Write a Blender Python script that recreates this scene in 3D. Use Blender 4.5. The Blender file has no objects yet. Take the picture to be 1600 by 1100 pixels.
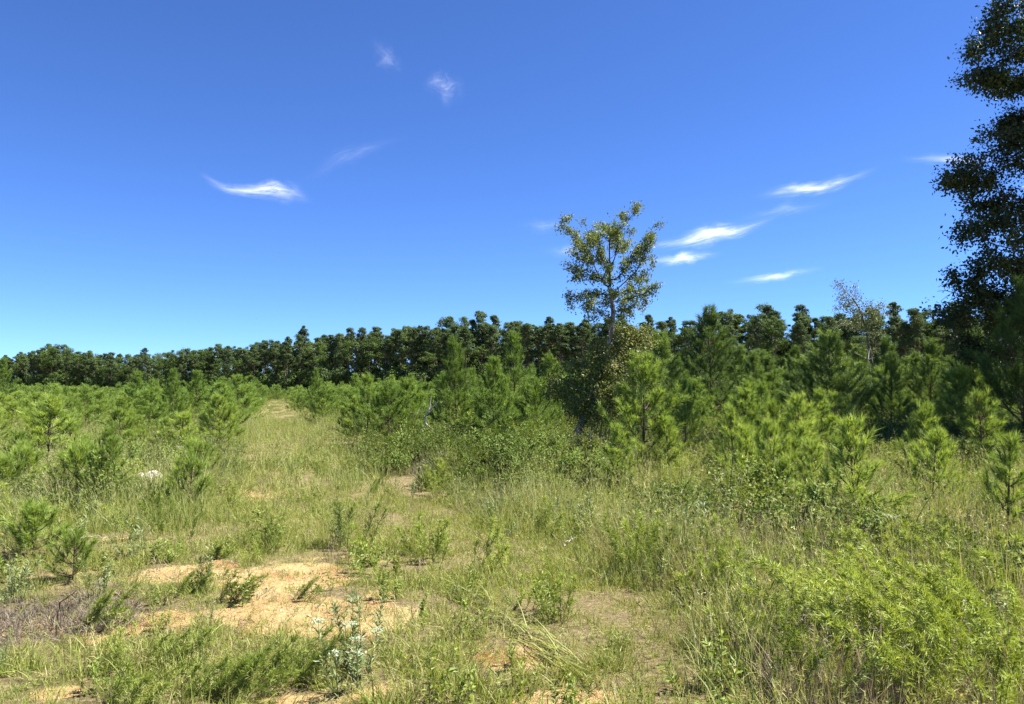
import bpy, math, random
import numpy as np
from mathutils import Vector

# ------------------------------------------------------------------ camera, sky, sun, exposure
S = bpy.context.scene
COL = S.collection
EYE = 1.8
FPX = 1232.0            # focal length in photo pixels (1600 wide)
HORIZON = 608.0         # photo row of the horizon
cam_d = bpy.data.cameras.new('camera')
cam_d.sensor_width = 36.0
cam_d.lens = 36.0 * FPX / 1600.0
cam_d.clip_start = 0.05
cam_d.clip_end = 120000.0
cam = bpy.data.objects.new('camera', cam_d)
COL.objects.link(cam)
cam.location = (0, 0, EYE)
cam.rotation_euler = (math.radians(90) + math.atan((HORIZON - 550) / FPX), 0, 0)
S.camera = cam

SUN_EL, SUN_AZ = math.radians(55), math.radians(84)     # azimuth clockwise from the view direction
w = bpy.data.worlds.new('World'); S.world = w; w.use_nodes = True
nt = w.node_tree; nt.nodes.clear()
sky = nt.nodes.new('ShaderNodeTexSky'); sky.sky_type = 'NISHITA'; sky.sun_disc = False
sky.sun_elevation = SUN_EL; sky.sun_rotation = SUN_AZ
sky.altitude = 0; sky.air_density = 0.6; sky.dust_density = 0.0; sky.ozone_density = 1.6
hs = nt.nodes.new('ShaderNodeMix'); hs.data_type = 'RGBA'; hs.blend_type = 'MULTIPLY'; hs.inputs[0].default_value = 1.0
hs.inputs[7].default_value = (0.54, 0.82, 1.33, 1)      # the camera's cool, saturated rendering of the sky
bg = nt.nodes.new('ShaderNodeBackground'); bg.inputs['Strength'].default_value = 0.0535
wo = nt.nodes.new('ShaderNodeOutputWorld')
nt.links.new(sky.outputs[0], hs.inputs[6]); nt.links.new(hs.outputs[2], bg.inputs[0]); nt.links.new(bg.outputs[0], wo.inputs[0])

sun_d = bpy.data.lights.new('sun', 'SUN'); sun_d.energy = 5.0; sun_d.angle = math.radians(0.53)
sun_d.color = (1.0, 0.95, 0.86)
sun = bpy.data.objects.new('sun', sun_d); COL.objects.link(sun)
SUN = Vector((math.sin(SUN_AZ) * math.cos(SUN_EL), math.cos(SUN_AZ) * math.cos(SUN_EL), math.sin(SUN_EL)))
sun.rotation_euler = SUN.to_track_quat('Z', 'Y').to_euler()
sun.location = (30, 10, 40)

S.render.engine = 'CYCLES'
S.view_settings.view_transform = 'Standard'; S.view_settings.look = 'None'
S.view_settings.gamma = 1.0; S.view_settings.use_curve_mapping = False
S.view_settings.exposure = 1.74
S.cycles.max_bounces = 4; S.cycles.diffuse_bounces = 2; S.cycles.glossy_bounces = 1; S.cycles.transmission_bounces = 3
S.cycles.transparent_max_bounces = 8
S.cycles.debug_use_spatial_splits = True

# ------------------------------------------------------------------ helpers
rng = np.random.default_rng(7)

def nrm(a):
    return a / np.maximum(np.linalg.norm(a, axis=-1, keepdims=True), 1e-9)

def hgt(x, y):
    """ground height"""
    x = np.asarray(x, float); y = np.asarray(y, float)
    d = np.hypot(x, y)
    near = np.clip((d - 2.0) / 3.0, 0, 1)
    h = 0.035 * np.sin(x * 1.3 + 0.7 * y) * np.sin(y * 0.9 - 0.4 * x) + 0.05 * np.sin(x * 0.45 + 1.0) * np.sin(y * 0.38)
    h = h + 0.22 * np.exp(-(((x - 1.0) / 3.2) ** 2 + ((y - 16.5) / 2.6) ** 2))      # low brushy mound
    h = h + 0.25 * np.clip((x - 2.0) / 10.0, 0, 1) * np.clip((y - 8) / 10.0, 0, 1)    # bank rising to the right
    return h * near

def gpos(px, Y):
    x = (px - 800) / FPX * Y
    return (x, Y, float(hgt(x, Y)))

def gy(py):
    return EYE * FPX / (py - HORIZON)

def zat(py, Y):
    return EYE + (HORIZON - py) / FPX * Y

class MB:
    def __init__(s):
        s.v = []; s.q = []; s.t = []; s.a = []; s.n = 0
    def add(s, V, F, a):
        V = np.asarray(V, float).reshape(-1, 3); F = np.asarray(F, int)
        (s.q if F.shape[1] == 4 else s.t).append(F + s.n)
        s.v.append(V); s.a.append(np.broadcast_to(np.asarray(a, float), (len(V),))); s.n += len(V)
    def tris(s):
        return 2 * sum(len(f) for f in s.q) + sum(len(f) for f in s.t)
    def mesh(s, name, mat, smooth=False):
        me = bpy.data.meshes.new(name)
        V = np.concatenate(s.v); A = np.concatenate(s.a)
        Q = np.concatenate(s.q) if s.q else np.zeros((0, 4), int)
        T = np.concatenate(s.t) if s.t else np.zeros((0, 3), int)
        me.vertices.add(len(V)); me.vertices.foreach_set('co', V.astype(np.float32).ravel())
        nl = Q.size + T.size
        me.loops.add(nl); me.loops.foreach_set('vertex_index', np.concatenate([Q.ravel(), T.ravel()]).astype(np.int32))
        me.polygons.add(len(Q) + len(T))
        st = np.concatenate([np.arange(len(Q)) * 4, len(Q) * 4 + np.arange(len(T)) * 3]).astype(np.int32)
        me.polygons.foreach_set('loop_start', st)
        me.polygons.foreach_set('use_smooth', np.full(len(st), smooth))
        me.update(calc_edges=True)
        at = me.attributes.new('v', 'FLOAT', 'POINT'); at.data.foreach_set('value', A.astype(np.float32))
        me.materials.append(mat)
        return me

def blades(mb, P, D, L, W, bend, segs=3, v=None, r=rng, side=None):
    n = len(P); P = np.asarray(P, float); D = nrm(np.asarray(D, float))
    L = np.broadcast_to(L, (n,)); W = np.broadcast_to(W, (n,)); bend = np.broadcast_to(bend, (n,))
    if v is None: v = r.random(n)
    if side is None: side = nrm(np.cross(D, r.normal(size=(n, 3))))
    hd = D.copy(); hd[:, 2] = 0
    k = 2 * segs + 1
    V = np.zeros((n, k, 3))
    for i in range(segs + 1):
        t = i / segs
        c = P + D * (L * t)[:, None] + hd * (bend * L * t * t * 0.6)[:, None]
        c[:, 2] -= bend * L * t * t * 0.7
        if i == segs: V[:, 2 * segs] = c
        else:
            ww = (W * (1 - 0.75 * t) * 0.5)[:, None] * side
            V[:, 2 * i] = c - ww; V[:, 2 * i + 1] = c + ww
    base = (np.arange(n) * k)[:, None]
    n0 = mb.n
    if segs > 1:
        Q = np.concatenate([base + np.array([[2 * i, 2 * i + 1, 2 * i + 3, 2 * i + 2]]) for i in range(segs - 1)])
    T = base + np.array([[2 * segs - 2, 2 * segs - 1, 2 * segs]])
    mb.add(V, T, np.repeat(v, k))
    if segs > 1: mb.q.append(Q + n0)

def leaves(mb, P, U, N, size, aspect=0.55, v=None, r=rng):
    n = len(P); U = nrm(U); Sd = nrm(np.cross(U, N)); N = nrm(np.cross(Sd, U))
    size = np.broadcast_to(size, (n,))[:, None]
    if v is None: v = r.random(n)
    V = np.stack([P, P + U * size * 0.5 + Sd * size * aspect * 0.5 + N * size * 0.08, P + U * size - N * size * .08,
                  P + U * size * 0.45 - Sd * size * aspect * 0.5 + N * size * 0.08], 1)
    mb.add(V, np.arange(n)[:, None] * 4 + np.array([[0, 1, 2, 3]]), np.repeat(v, 4))

def tubes(mb, A, B, ra, rb, sides=5, v=0.5):
    A = np.asarray(A, float); B = np.asarray(B, float); n = len(A)
    D = nrm(B - A)
    ref = np.where(np.abs(D[:, 2:3]) < 0.9, np.array([[0, 0, 1.0]]), np.array([[1.0, 0, 0]]))
    X = nrm(np.cross(D, ref)); Y = np.cross(D, X)
    ang = np.arange(sides) / sides * 2 * math.pi
    ring = X[:, None, :] * np.cos(ang)[None, :, None] + Y[:, None, :] * np.sin(ang)[None, :, None]
    ra = np.broadcast_to(ra, (n,))[:, None, None]; rb = np.broadcast_to(rb, (n,))[:, None, None]
    V = np.concatenate([A[:, None, :] + ring * ra, B[:, None, :] + ring * rb], 1)
    i = np.arange(sides); j = (i + 1) % sides
    F = np.stack([i, j, j + sides, i + sides], 1)
    mb.add(V, (np.arange(n)[:, None, None] * 2 * sides + F[None]).reshape(-1, 4), v)

def polytube(mb, pts, rad, sides=7):
    """one welded tube along a polyline, closed at the end"""
    pts = np.asarray(pts, float); n = len(pts)
    D = nrm(np.gradient(pts, axis=0))
    ref = np.array([0.31, 0.95, 0.05])
    X = nrm(np.cross(D, ref)); Y = np.cross(D, X)
    ang = np.arange(sides) / sides * 2 * math.pi
    V = pts[:, None] + (X[:, None] * np.cos(ang)[None, :, None] + Y[:, None] * np.sin(ang)[None, :, None]) * np.asarray(rad)[:, None, None]
    i = np.arange(sides); j = (i + 1) % sides
    F = np.concatenate([np.stack([i + k * sides, j + k * sides, j + (k + 1) * sides, i + (k + 1) * sides], 1) for k in range(n - 1)])
    mb.add(V, F, np.full(n * sides, 0.5))
    tip = (n - 1) * sides
    mb.add(np.concatenate([V[-1], pts[-1:]]), np.stack([i, j, np.full(sides, sides)], 1), 0.5)

def rdir(n, r=rng):
    return nrm(r.normal(size=(n, 3)))

# ------------------------------------------------------------------ materials
def plant_mat(name, cols, trans=0.35, rough=0.55, spec=0.25, obj_var=0.25, tcol=None):
    """leaf or blade material: colour picked per blade from a ramp, varied a little per plant, part of the light passes through"""
    m = bpy.data.materials.new(name); m.use_nodes = True
    t = m.node_tree; t.nodes.clear(); L = t.links
    at = t.nodes.new('ShaderNodeAttribute'); at.attribute_name = 'v'
    oi = t.nodes.new('ShaderNodeObjectInfo')
    mx = t.nodes.new('ShaderNodeMath'); mx.operation = 'MULTIPLY_ADD'
    L.new(oi.outputs['Random'], mx.inputs[0]); mx.inputs[1].default_value = obj_var
    sc = t.nodes.new('ShaderNodeMath'); sc.operation = 'MULTIPLY'; L.new(at.outputs['Fac'], sc.inputs[0]); sc.inputs[1].default_value = 1 - obj_var
    L.new(sc.outputs[0], mx.inputs[2])
    rp = t.nodes.new('ShaderNodeValToRGB')
    el = rp.color_ramp.elements
    while len(el) < len(cols): el.new(0.5)
    for i, c in enumerate(cols):
        el[i].position = i / (len(cols) - 1) if len(c) == 3 else c[3]
        el[i].color = (*c[:3], 1)
    L.new(mx.outputs[0], rp.inputs[0])
    pb = t.nodes.new('ShaderNodeBsdfPrincipled')
    pb.inputs['Roughness'].default_value = rough; pb.inputs['Specular IOR Level'].default_value = spec
    L.new(rp.outputs[0], pb.inputs['Base Color'])
    tr = t.nodes.new('ShaderNodeBsdfTranslucent')
    tm = t.nodes.new('ShaderNodeMix'); tm.data_type = 'RGBA'; tm.blend_type = 'MULTIPLY'; tm.inputs[0].default_value = 1
    L.new(rp.outputs[0], tm.inputs[6]); tm.inputs[7].default_value = (*(tcol or (1.25, 1.15, 0.6)), 1)
    L.new(tm.outputs[2], tr.inputs[0])
    mix = t.nodes.new('ShaderNodeMixShader'); mix.inputs[0].default_value = trans
    L.new(pb.outputs[0], mix.inputs[1]); L.new(tr.outputs[0], mix.inputs[2])
    o = t.nodes.new('ShaderNodeOutputMaterial'); L.new(mix.outputs[0], o.inputs[0])
    return m

def bark_mat(name, c1, c2, scale=6.0, stretch=0.25):
    m = bpy.data.materials.new(name); m.use_nodes = True
    t = m.node_tree; L = t.links; pb = t.nodes['Principled BSDF']
    tc = t.nodes.new('ShaderNodeTexCoord'); mp = t.nodes.new('ShaderNodeMapping'); mp.inputs['Scale'].default_value = (1, 1, stretch)
    no = t.nodes.new('ShaderNodeTexNoise'); no.inputs['Scale'].default_value = scale; no.inputs['Detail'].default_value = 5; no.inputs['Roughness'].default_value = 0.7
    rp = t.nodes.new('ShaderNodeValToRGB'); rp.color_ramp.elements[0].position = 0.35; rp.color_ramp.elements[1].position = 0.65
    rp.color_ramp.elements[0].color = (*c1, 1); rp.color_ramp.elements[1].color = (*c2, 1)
    bp = t.nodes.new('ShaderNodeBump'); bp.inputs['Strength'].default_value = 0.8; bp.inputs['Distance'].default_value = 0.02
    L.new(tc.outputs['Object'], mp.inputs[0]); L.new(mp.outputs[0], no.inputs['Vector']); L.new(no.outputs[0], rp.inputs[0])
    L.new(rp.outputs[0], pb.inputs['Base Color']); L.new(no.outputs[0], bp.inputs['Height']); L.new(bp.outputs[0], pb.inputs['Normal'])
    pb.inputs['Roughness'].default_value = 0.9; pb.inputs['Specular IOR Level'].default_value = 0.15
    return m

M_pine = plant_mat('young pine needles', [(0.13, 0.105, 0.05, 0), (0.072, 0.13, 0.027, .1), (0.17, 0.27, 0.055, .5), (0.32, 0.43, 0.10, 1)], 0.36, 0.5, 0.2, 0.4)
M_pine_shade = plant_mat('shaded young pine needles', [(0.12, 0.10, 0.05, 0), (0.05, 0.095, 0.025, .1), (0.115, 0.19, 0.046, .5), (0.25, 0.34, 0.085, 1)], 0.32, 0.5, 0.2, 0.4)  # darker copy of the needle colour, painting in the right stand's shade
M_sap = plant_mat('pine sapling needles', [(0.16, 0.13, 0.05, 0), (0.10, 0.165, 0.034, .1), (0.235, 0.335, 0.066, .5), (0.40, 0.49, 0.12, 1)], 0.4, 0.5, 0.2, 0.35)
M_litter = plant_mat('grey brown dead litter', [(0.085, 0.07, 0.055), (0.17, 0.14, 0.11), (0.29, 0.25, 0.195)], 0.1, 0.7, 0.15, 0.3)
M_pine_far = plant_mat('tall pine foliage', [(0.045, 0.074, 0.03), (0.082, 0.124, 0.048), (0.132, 0.18, 0.07)], 0.28, 0.65, 0.1, 0.55)
M_broad_far = plant_mat('forest broadleaf foliage', [(0.046, 0.08, 0.022), (0.082, 0.134, 0.036), (0.14, 0.198, 0.056)], 0.28, 0.65, 0.1, 0.55)
M_oak = plant_mat('oak leaf', [(0.026, 0.04, 0.012), (0.048, 0.066, 0.017), (0.075, 0.10, 0.028)], 0.2, 0.5, 0.3, 0.1, (.85, 1.15, .5))
M_gum = plant_mat('small olive leaf', [(0.08, 0.115, 0.026), (0.135, 0.18, 0.042), (0.20, 0.245, 0.07), (0.24, 0.235, 0.08)], 0.3, 0.5, 0.35, 0.0)
M_vine = plant_mat('brownish vine leaf', [(0.07, 0.10, 0.022), (0.13, 0.165, 0.038), (0.21, 0.23, 0.065), (0.26, 0.20, 0.08)], 0.35, 0.5, 0.35, 0.0)
M_pale = plant_mat('sparse grey green leaf', [(0.09, 0.12, 0.05), (0.14, 0.175, 0.08), (0.20, 0.235, 0.12)], 0.3, 0.5, 0.3, 0.0)
M_shrub = plant_mat('thicket leaf', [(0.05, 0.085, 0.014), (0.11, 0.165, 0.028), (0.20, 0.26, 0.055)], 0.3, 0.6, 0.12, 0.2)
M_grass = plant_mat('short grass', [(0.105, 0.142, 0.026, 0), (0.195, 0.247, 0.049, .36), (0.31, 0.34, 0.095, .73), (0.52, 0.465, 0.23, 1)], 0.33, 0.55, 0.25, 0.45)
M_tall = plant_mat('tall grass', [(0.11, 0.147, 0.04, 0), (0.205, 0.258, 0.072, .36), (0.33, 0.358, 0.13, .73), (0.56, 0.50, 0.29, 1)], 0.33, 0.55, 0.25, 0.45)
M_dry = plant_mat('dry grass', [(0.15, 0.11, 0.085), (0.28, 0.215, 0.16), (0.44, 0.355, 0.26)], 0.2, 0.6, 0.2, 0.3)
M_fennel = plant_mat('feathery weed', [(0.13, 0.185, 0.025), (0.28, 0.355, 0.058), (0.47, 0.53, 0.13)], 0.3, 0.5, 0.3, 0.2)
M_weed = plant_mat('weed leaf', [(0.09, 0.14, 0.022), (0.18, 0.245, 0.038), (0.28, 0.34, 0.07)], 0.3, 0.5, 0.3, 0.3)
M_blue = plant_mat('grey green weed', [(0.10, 0.145, 0.05), (0.16, 0.21, 0.078), (0.24, 0.285, 0.12)], 0.25, 0.5, 0.3, 0.2)
M_flower = plant_mat('pale flower head', [(0.32, 0.40, 0.24), (0.46, 0.52, 0.37)], 0.3, 0.6, 0.2, 0.2, (1, 1, .9))
M_stem = plant_mat('weed stem', [(0.14, 0.15, 0.05), (0.22, 0.19, 0.08)], 0.05, 0.6, 0.2, 0.2)
M_darkstem = plant_mat('dead stem', [(0.06, 0.05, 0.035), (0.10, 0.08, 0.055)], 0.0, 0.7, 0.2, 0.2)
B_pine = bark_mat('young pine bark', (0.055, 0.038, 0.026), (0.14, 0.10, 0.07), 14)
B_tall = bark_mat('tall pine bark', (0.09, 0.07, 0.055), (0.2, 0.16, 0.125), 3)
B_oak = bark_mat('oak bark', (0.035, 0.028, 0.022), (0.09, 0.072, 0.058), 8)
B_pale = bark_mat('pale bark', (0.07, 0.055, 0.045), (0.42, 0.37, 0.34), 9)
B_dead = bark_mat('weathered dead wood', (0.22, 0.19, 0.165), (0.48, 0.44, 0.39), 9)

# ------------------------------------------------------------------ object helpers
def link(name, data, parent=None, loc=None, rot=None, scale=None):
    o = bpy.data.objects.new(name, data); COL.objects.link(o)
    if parent is not None: o.parent = parent
    if loc is not None: o.location = loc
    if rot is not None: o.rotation_euler = rot
    if scale is not None: o.scale = (scale,) * 3 if np.isscalar(scale) else scale
    return o

def tag(o, label=None, cat=None, group=None, kind=None):
    if label: o['label'] = label
    if cat: o['category'] = cat
    if group: o['group'] = group
    if kind: o['kind'] = kind
    return o

def thing(name, parts, loc, rz=0.0, scale=1.0, label=None, cat=None, group=None, tilt=(0, 0)):
    """an Empty at the plant's foot with one child for each part (name, mesh)"""
    e = link(name, None, None, loc, (tilt[0], tilt[1], rz), scale)
    e.empty_display_size = 0.1
    tag(e, label, cat, group)
    made = {}
    for p in parts:
        up = made.get('crown') if p[0] == 'branches' else made.get('vine_leaves') if p[0] == 'vine_stems' else None
        o = made[p[0]] = link(p[0], p[1], up or e)
        for sub in p[2:]: link(sub[0], sub[1], o)      # sub-parts
    return e

def scatter(name, pts, rot, scl, protos, label, cat, r=rng):
    """uncountable ground cover: one object that sets copies of the given meshes on its points"""
    n = len(pts)
    me = bpy.data.meshes.new(name)
    me.vertices.add(n); me.vertices.foreach_set('co', np.asarray(pts, np.float32).ravel())
    a = me.attributes.new('rot', 'FLOAT_VECTOR', 'POINT'); a.data.foreach_set('vector', np.asarray(rot, np.float32).ravel())
    a = me.attributes.new('scl', 'FLOAT', 'POINT'); a.data.foreach_set('value', np.asarray(scl, np.float32))
    a = me.attributes.new('idx', 'INT', 'POINT'); a.data.foreach_set('value', r.integers(0, len(protos), n).astype(np.int32))
    ob = link(name, me); tag(ob, label, cat, kind='stuff')
    g = bpy.data.node_groups.new(name, 'GeometryNodeTree')
    g.interface.new_socket('Geometry', in_out='INPUT', socket_type='NodeSocketGeometry')
    g.interface.new_socket('Geometry', in_out='OUTPUT', socket_type='NodeSocketGeometry')
    N = g.nodes; gi = N.new('NodeGroupInput'); go = N.new('NodeGroupOutput')
    iop = N.new('GeometryNodeInstanceOnPoints'); jn = N.new('GeometryNodeJoinGeometry')
    for p in protos:
        po = bpy.data.objects.new(p.name, p)
        oi = N.new('GeometryNodeObjectInfo'); oi.inputs['Object'].default_value = po
        ti = N.new('GeometryNodeGeometryToInstance')
        g.links.new(oi.outputs['Geometry'], ti.inputs[0]); g.links.new(ti.outputs[0], jn.inputs[0])
    def attr(nm, tp):
        nd = N.new('GeometryNodeInputNamedAttribute'); nd.data_type = tp; nd.inputs['Name'].default_value = nm
        return nd.outputs['Attribute']
    er = N.new('FunctionNodeEulerToRotation')
    g.links.new(attr('rot', 'FLOAT_VECTOR'), er.inputs[0]); g.links.new(er.outputs[0], iop.inputs['Rotation'])
    g.links.new(attr('scl', 'FLOAT'), iop.inputs['Scale'])
    g.links.new(attr('idx', 'INT'), iop.inputs['Instance Index']); iop.inputs['Pick Instance'].default_value = True
    g.links.new(gi.outputs[0], iop.inputs['Points']); g.links.new(jn.outputs[0], iop.inputs['Instance'])
    g.links.new(iop.outputs[0], go.inputs[0])
    md = ob.modifiers.new('scatter', 'NODES'); md.node_group = g
    return ob

# ------------------------------------------------------------------ ground
def path_x(y): return 0.4 - 0.30 * y

BARE = []   # (x, y, rx, ry, strength)
def bare_px(px, py, rx, ry, s=1.0):
    Y = gy(py); BARE.append(((px - 800) / FPX * Y, Y, rx, ry, s))
bare_px(455, 905, .55, .75, 1.1); bare_px(540, 960, .62, .55, 1.2); bare_px(430, 960, .4, .5, 1.1); bare_px(590, 935, .35, .6, .9)
bare_px(300, 893, .55, .5, 1.0); bare_px(240, 965, .45, .28, .9); bare_px(170, 985, .3, .2, .9); bare_px(90, 1075, .22, .15, 1.0)
bare_px(455, 1088, .35, .2, .9); bare_px(610, 1072, .22, .18, .95); bare_px(800, 1035, .25, .3, .8); bare_px(885, 1096, .35, .12, 1.0)
bare_px(60, 965, .7, .35, .7); bare_px(1490, 1095, .2, .12, .7); bare_px(190, 845, .8, .5, .45); bare_px(410, 775, 1.1, 1.6, .6)
bare_px(405, 725, 1.2, 3.0, .5); bare_px(100, 895, .8, .3, .6); bare_px(600, 865, .9, .3, .6); bare_px(880, 870, .3, .25, .5)
bare_px(430, 640, 2.0, 10, .5)

def vnoise(x, y, f, seed):
    """smooth value noise"""
    r = np.random.default_rng(seed); tab = r.random((64, 64))
    X = np.asarray(x) * f; Y = np.asarray(y) * f
    xi = np.floor(X).astype(int); yi = np.floor(Y).astype(int); fx = X - xi; fy = Y - yi
    fx = fx * fx * (3 - 2 * fx); fy = fy * fy * (3 - 2 * fy)
    g = lambda a, b: tab[a % 64, b % 64]
    return (g(xi, yi) * (1 - fx) + g(xi + 1, yi) * fx) * (1 - fy) + (g(xi, yi + 1) * (1 - fx) + g(xi + 1, yi + 1) * fx) * fy

def bare(x, y):
    b = np.zeros(np.shape(x))
    for cx, cy, rx, ry, s in BARE:
        d = ((x - cx) / rx) ** 2 + ((y - cy) / ry) ** 2
        b = np.maximum(b, s * np.clip(1.3 - 0.8 * np.sqrt(d), 0, 1))
    n = 0.4 * vnoise(x, y, 2.1, 3) + 0.35 * vnoise(x, y, 5.3, 4) + .25 * vnoise(x, y, 11.0, 5)
    return np.clip(b * 1.3 - 1.3 * n + 0.13, 0, 1)

def build_ground():
    def axis(fine_lo, fine_hi, step, lo, hi):
        a = list(np.arange(fine_lo, fine_hi, step))
        d = step; v = fine_hi
        while v < hi: a.append(v); d = min(d * 1.13, 60); v += d
        a.append(hi)
        d = step; v = fine_lo
        while v > lo: d = min(d * 1.13, 60); v -= d; a.insert(0, v)
        return np.array(a)
    xs = axis(-6, 6, 0.06, -1500, 1500); ys = axis(3, 12, 0.06, -120, 2500)
    X, Y = np.meshgrid(xs, ys); Z = hgt(X, Y)
    Z = Z + 0.012 * (vnoise(X, Y, 3.1, 9) - .5) + 0.01 * (vnoise(X, Y, 8.0, 10) - .5)
    nx, ny = len(xs), len(ys)
    V = np.stack([X, Y, Z], -1).reshape(-1, 3)
    i = (np.arange(ny - 1)[:, None] * nx + np.arange(nx - 1)[None]).reshape(-1, 1)
    F = i + np.array([[0, 1, nx + 1, nx]])
    m = bpy.data.materials.new('sandy soil with thatch'); m.use_nodes = True
    t = m.node_tree; L = t.links; pb = t.nodes['Principled BSDF']
    at = t.nodes.new('ShaderNodeAttribute'); at.attribute_name = 'v'
    tc = t.nodes.new('ShaderNodeTexCoord')
    def noise(s, d=6, ro=.6):
        n = t.nodes.new('ShaderNodeTexNoise'); n.inputs['Scale'].default_value = s; n.inputs['Detail'].default_value = d; n.inputs['Roughness'].default_value = ro
        L.new(tc.outputs['Object'], n.inputs['Vector']); return n.outputs[0]
    def ramp(i, cs):
        r = t.nodes.new('ShaderNodeValToRGB'); e = r.color_ramp.elements
        while len(e) < len(cs): e.new(.5)
        for k, (p, c) in enumerate(cs): e[k].position = p; e[k].color = (*c, 1)
        L.new(i, r.inputs[0]); return r.outputs[0]
    sand = ramp(noise(1.6), [(.32, (.33, .18, .08)), (.45, (.44, .305, .14)), (.58, (.51, .39, .19)), (.75, (.42, .30, .145))])
    speck = ramp(noise(26, 6, .8), [(.36, (.38, .3, .22)), (.47, (.9, .88, .85)), (.7, (1.12, 1.1, 1.05))])
    sm = t.nodes.new('ShaderNodeMix'); sm.data_type = 'RGBA'; sm.blend_type = 'MULTIPLY'; sm.inputs[0].default_value = 1
    L.new(sand, sm.inputs[6]); L.new(speck, sm.inputs[7])
    thatch = ramp(noise(23, 6, .75), [(.3, (.085, .066, .035)), (.5, (.20, .16, .08)), (.7, (.34, .27, .14))])
    mxv = t.nodes.new('ShaderNodeMath'); mxv.operation = 'MULTIPLY_ADD'; L.new(noise(9, 5, .7), mxv.inputs[0]); mxv.inputs[1].default_value = .7
    L.new(at.outputs['Fac'], mxv.inputs[2])
    fac = ramp(mxv.outputs[0], [(.46, (0, 0, 0)), (.68, (1, 1, 1))])
    mm = t.nodes.new('ShaderNodeMix'); mm.data_type = 'RGBA'; L.new(fac, mm.inputs[0]); L.new(thatch, mm.inputs[6]); L.new(sm.outputs[2], mm.inputs[7])
    # grey brown dead litter patch at the left
    L.new(mm.outputs[2], pb.inputs['Base Color'])
    bp = t.nodes.new('ShaderNodeBump'); bp.inputs['Strength'].default_value = 1; bp.inputs['Distance'].default_value = .05
    L.new(noise(30, 6, .7), bp.inputs['Height']); L.new(bp.outputs[0], pb.inputs['Normal'])
    pb.inputs['Roughness'].default_value = .95; pb.inputs['Specular IOR Level'].default_value = .1
    mb = MB(); mb.add(V, F, bare(X, Y).ravel())
    o = link('ground', mb.mesh('ground', m, True)); tag(o, kind='structure')
build_ground()

# ------------------------------------------------------------------ clouds: thin sheets of ice cloud six kilometres up
def cloud_mat(name, dens, seed, peak=.5):
    m = bpy.data.materials.new(name); m.use_nodes = True
    t = m.node_tree; t.nodes.clear(); L = t.links
    uv = t.nodes.new('ShaderNodeUVMap'); uv.uv_map = 'uv'
    sx = t.nodes.new('ShaderNodeSeparateXYZ'); L.new(uv.outputs[0], sx.inputs[0])
    def M(op, a, b=None, c=None):
        n = t.nodes.new('ShaderNodeMath'); n.operation = op
        for k, q in enumerate((a, b, c)):
            if q is None: continue
            if isinstance(q, (int, float)): n.inputs[k].default_value = q
            else: L.new(q, n.inputs[k])
        return n.outputs[0]
    u, v = sx.outputs[0], sx.outputs[1]
    def tex(scale, loc, rot, sc, det, dist):
        mp = t.nodes.new('ShaderNodeMapping'); mp.inputs['Scale'].default_value = scale; mp.inputs['Location'].default_value = loc; mp.inputs['Rotation'].default_value = (0, 0, rot)
        L.new(uv.outputs[0], mp.inputs[0])
        n = t.nodes.new('ShaderNodeTexNoise'); n.inputs['Scale'].default_value = sc; n.inputs['Detail'].default_value = det; n.inputs['Roughness'].default_value = .6; n.inputs['Distortion'].default_value = dist
        L.new(mp.outputs[0], n.inputs['Vector']); return n.outputs[0]
    big = tex((3.0, .5, 1), (seed * 3.7, 0, 0), 0, 1.0, 2, .3)
    fib = tex((2.6, 4.2, 1), (seed * 1.9, seed * 2.3, 0), .28, 1.5, 9, 1.4)
    soft = tex((3.2, 1.5, 1), (seed * .7, seed * 5.1, 0), .2, 1.4, 4, .6)
    off = M('MULTIPLY_ADD', big, 1.1, -.55)
    wid = M('MULTIPLY_ADD', soft, 1.4, .12)
    vv = M('ABSOLUTE', M('ADD', M('MULTIPLY_ADD', v, 2, -1), off))
    core = M('POWER', M('MAXIMUM', M('SUBTRACT', 1, M('DIVIDE', vv, wid)), 0), 2.3)
    vb = M('ABSOLUTE', M('MULTIPLY_ADD', v, 2, -1))
    rim = M('MINIMUM', M('MULTIPLY', M('MAXIMUM', M('SUBTRACT', 1, vb), 0), 2.5), 1)
    ends = M('MULTIPLY', M('SMOOTH_MIN', M('MULTIPLY', u, 2.6), 1, .3), M('SMOOTH_MIN', M('MULTIPLY', M('SUBTRACT', 1, u), 2.6), 1, .3))
    ends = M('MAXIMUM', M('POWER', M('MAXIMUM', ends, 0), 1.5), 0)
    a = M('MULTIPLY', M('MULTIPLY', core, rim), M('MULTIPLY', ends, M('MAXIMUM', M('MULTIPLY_ADD', fib, 2.4, -.55), 0)))
    pk = M('MULTIPLY_ADD', M('POWER', M('MAXIMUM', M('SUBTRACT', 1, M('MULTIPLY', M('ABSOLUTE', M('SUBTRACT', u, peak)), 2.4)), 0), 2), .85, .36)
    a = M('MULTIPLY', a, pk)
    a = M('MINIMUM', M('MULTIPLY', a, dens * (.31 if dens > 1 else .26)), .6)
    df = t.nodes.new('ShaderNodeBsdfDiffuse'); df.inputs[0].default_value = (.9, .9, .9, 1)
    tl = t.nodes.new('ShaderNodeBsdfTranslucent'); tl.inputs[0].default_value = (.9, .9, .9, 1)
    ad = t.nodes.new('ShaderNodeMixShader'); ad.inputs[0].default_value = .75; L.new(df.outputs[0], ad.inputs[1]); L.new(tl.outputs[0], ad.inputs[2])
    tp = t.nodes.new('ShaderNodeBsdfTransparent')
    mx = t.nodes.new('ShaderNodeMixShader'); L.new(a, mx.inputs[0]); L.new(tp.outputs[0], mx.inputs[1]); L.new(ad.outputs[0], mx.inputs[2])
    o = t.nodes.new('ShaderNodeOutputMaterial'); L.new(mx.outputs[0], o.inputs[0])
    return m

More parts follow.
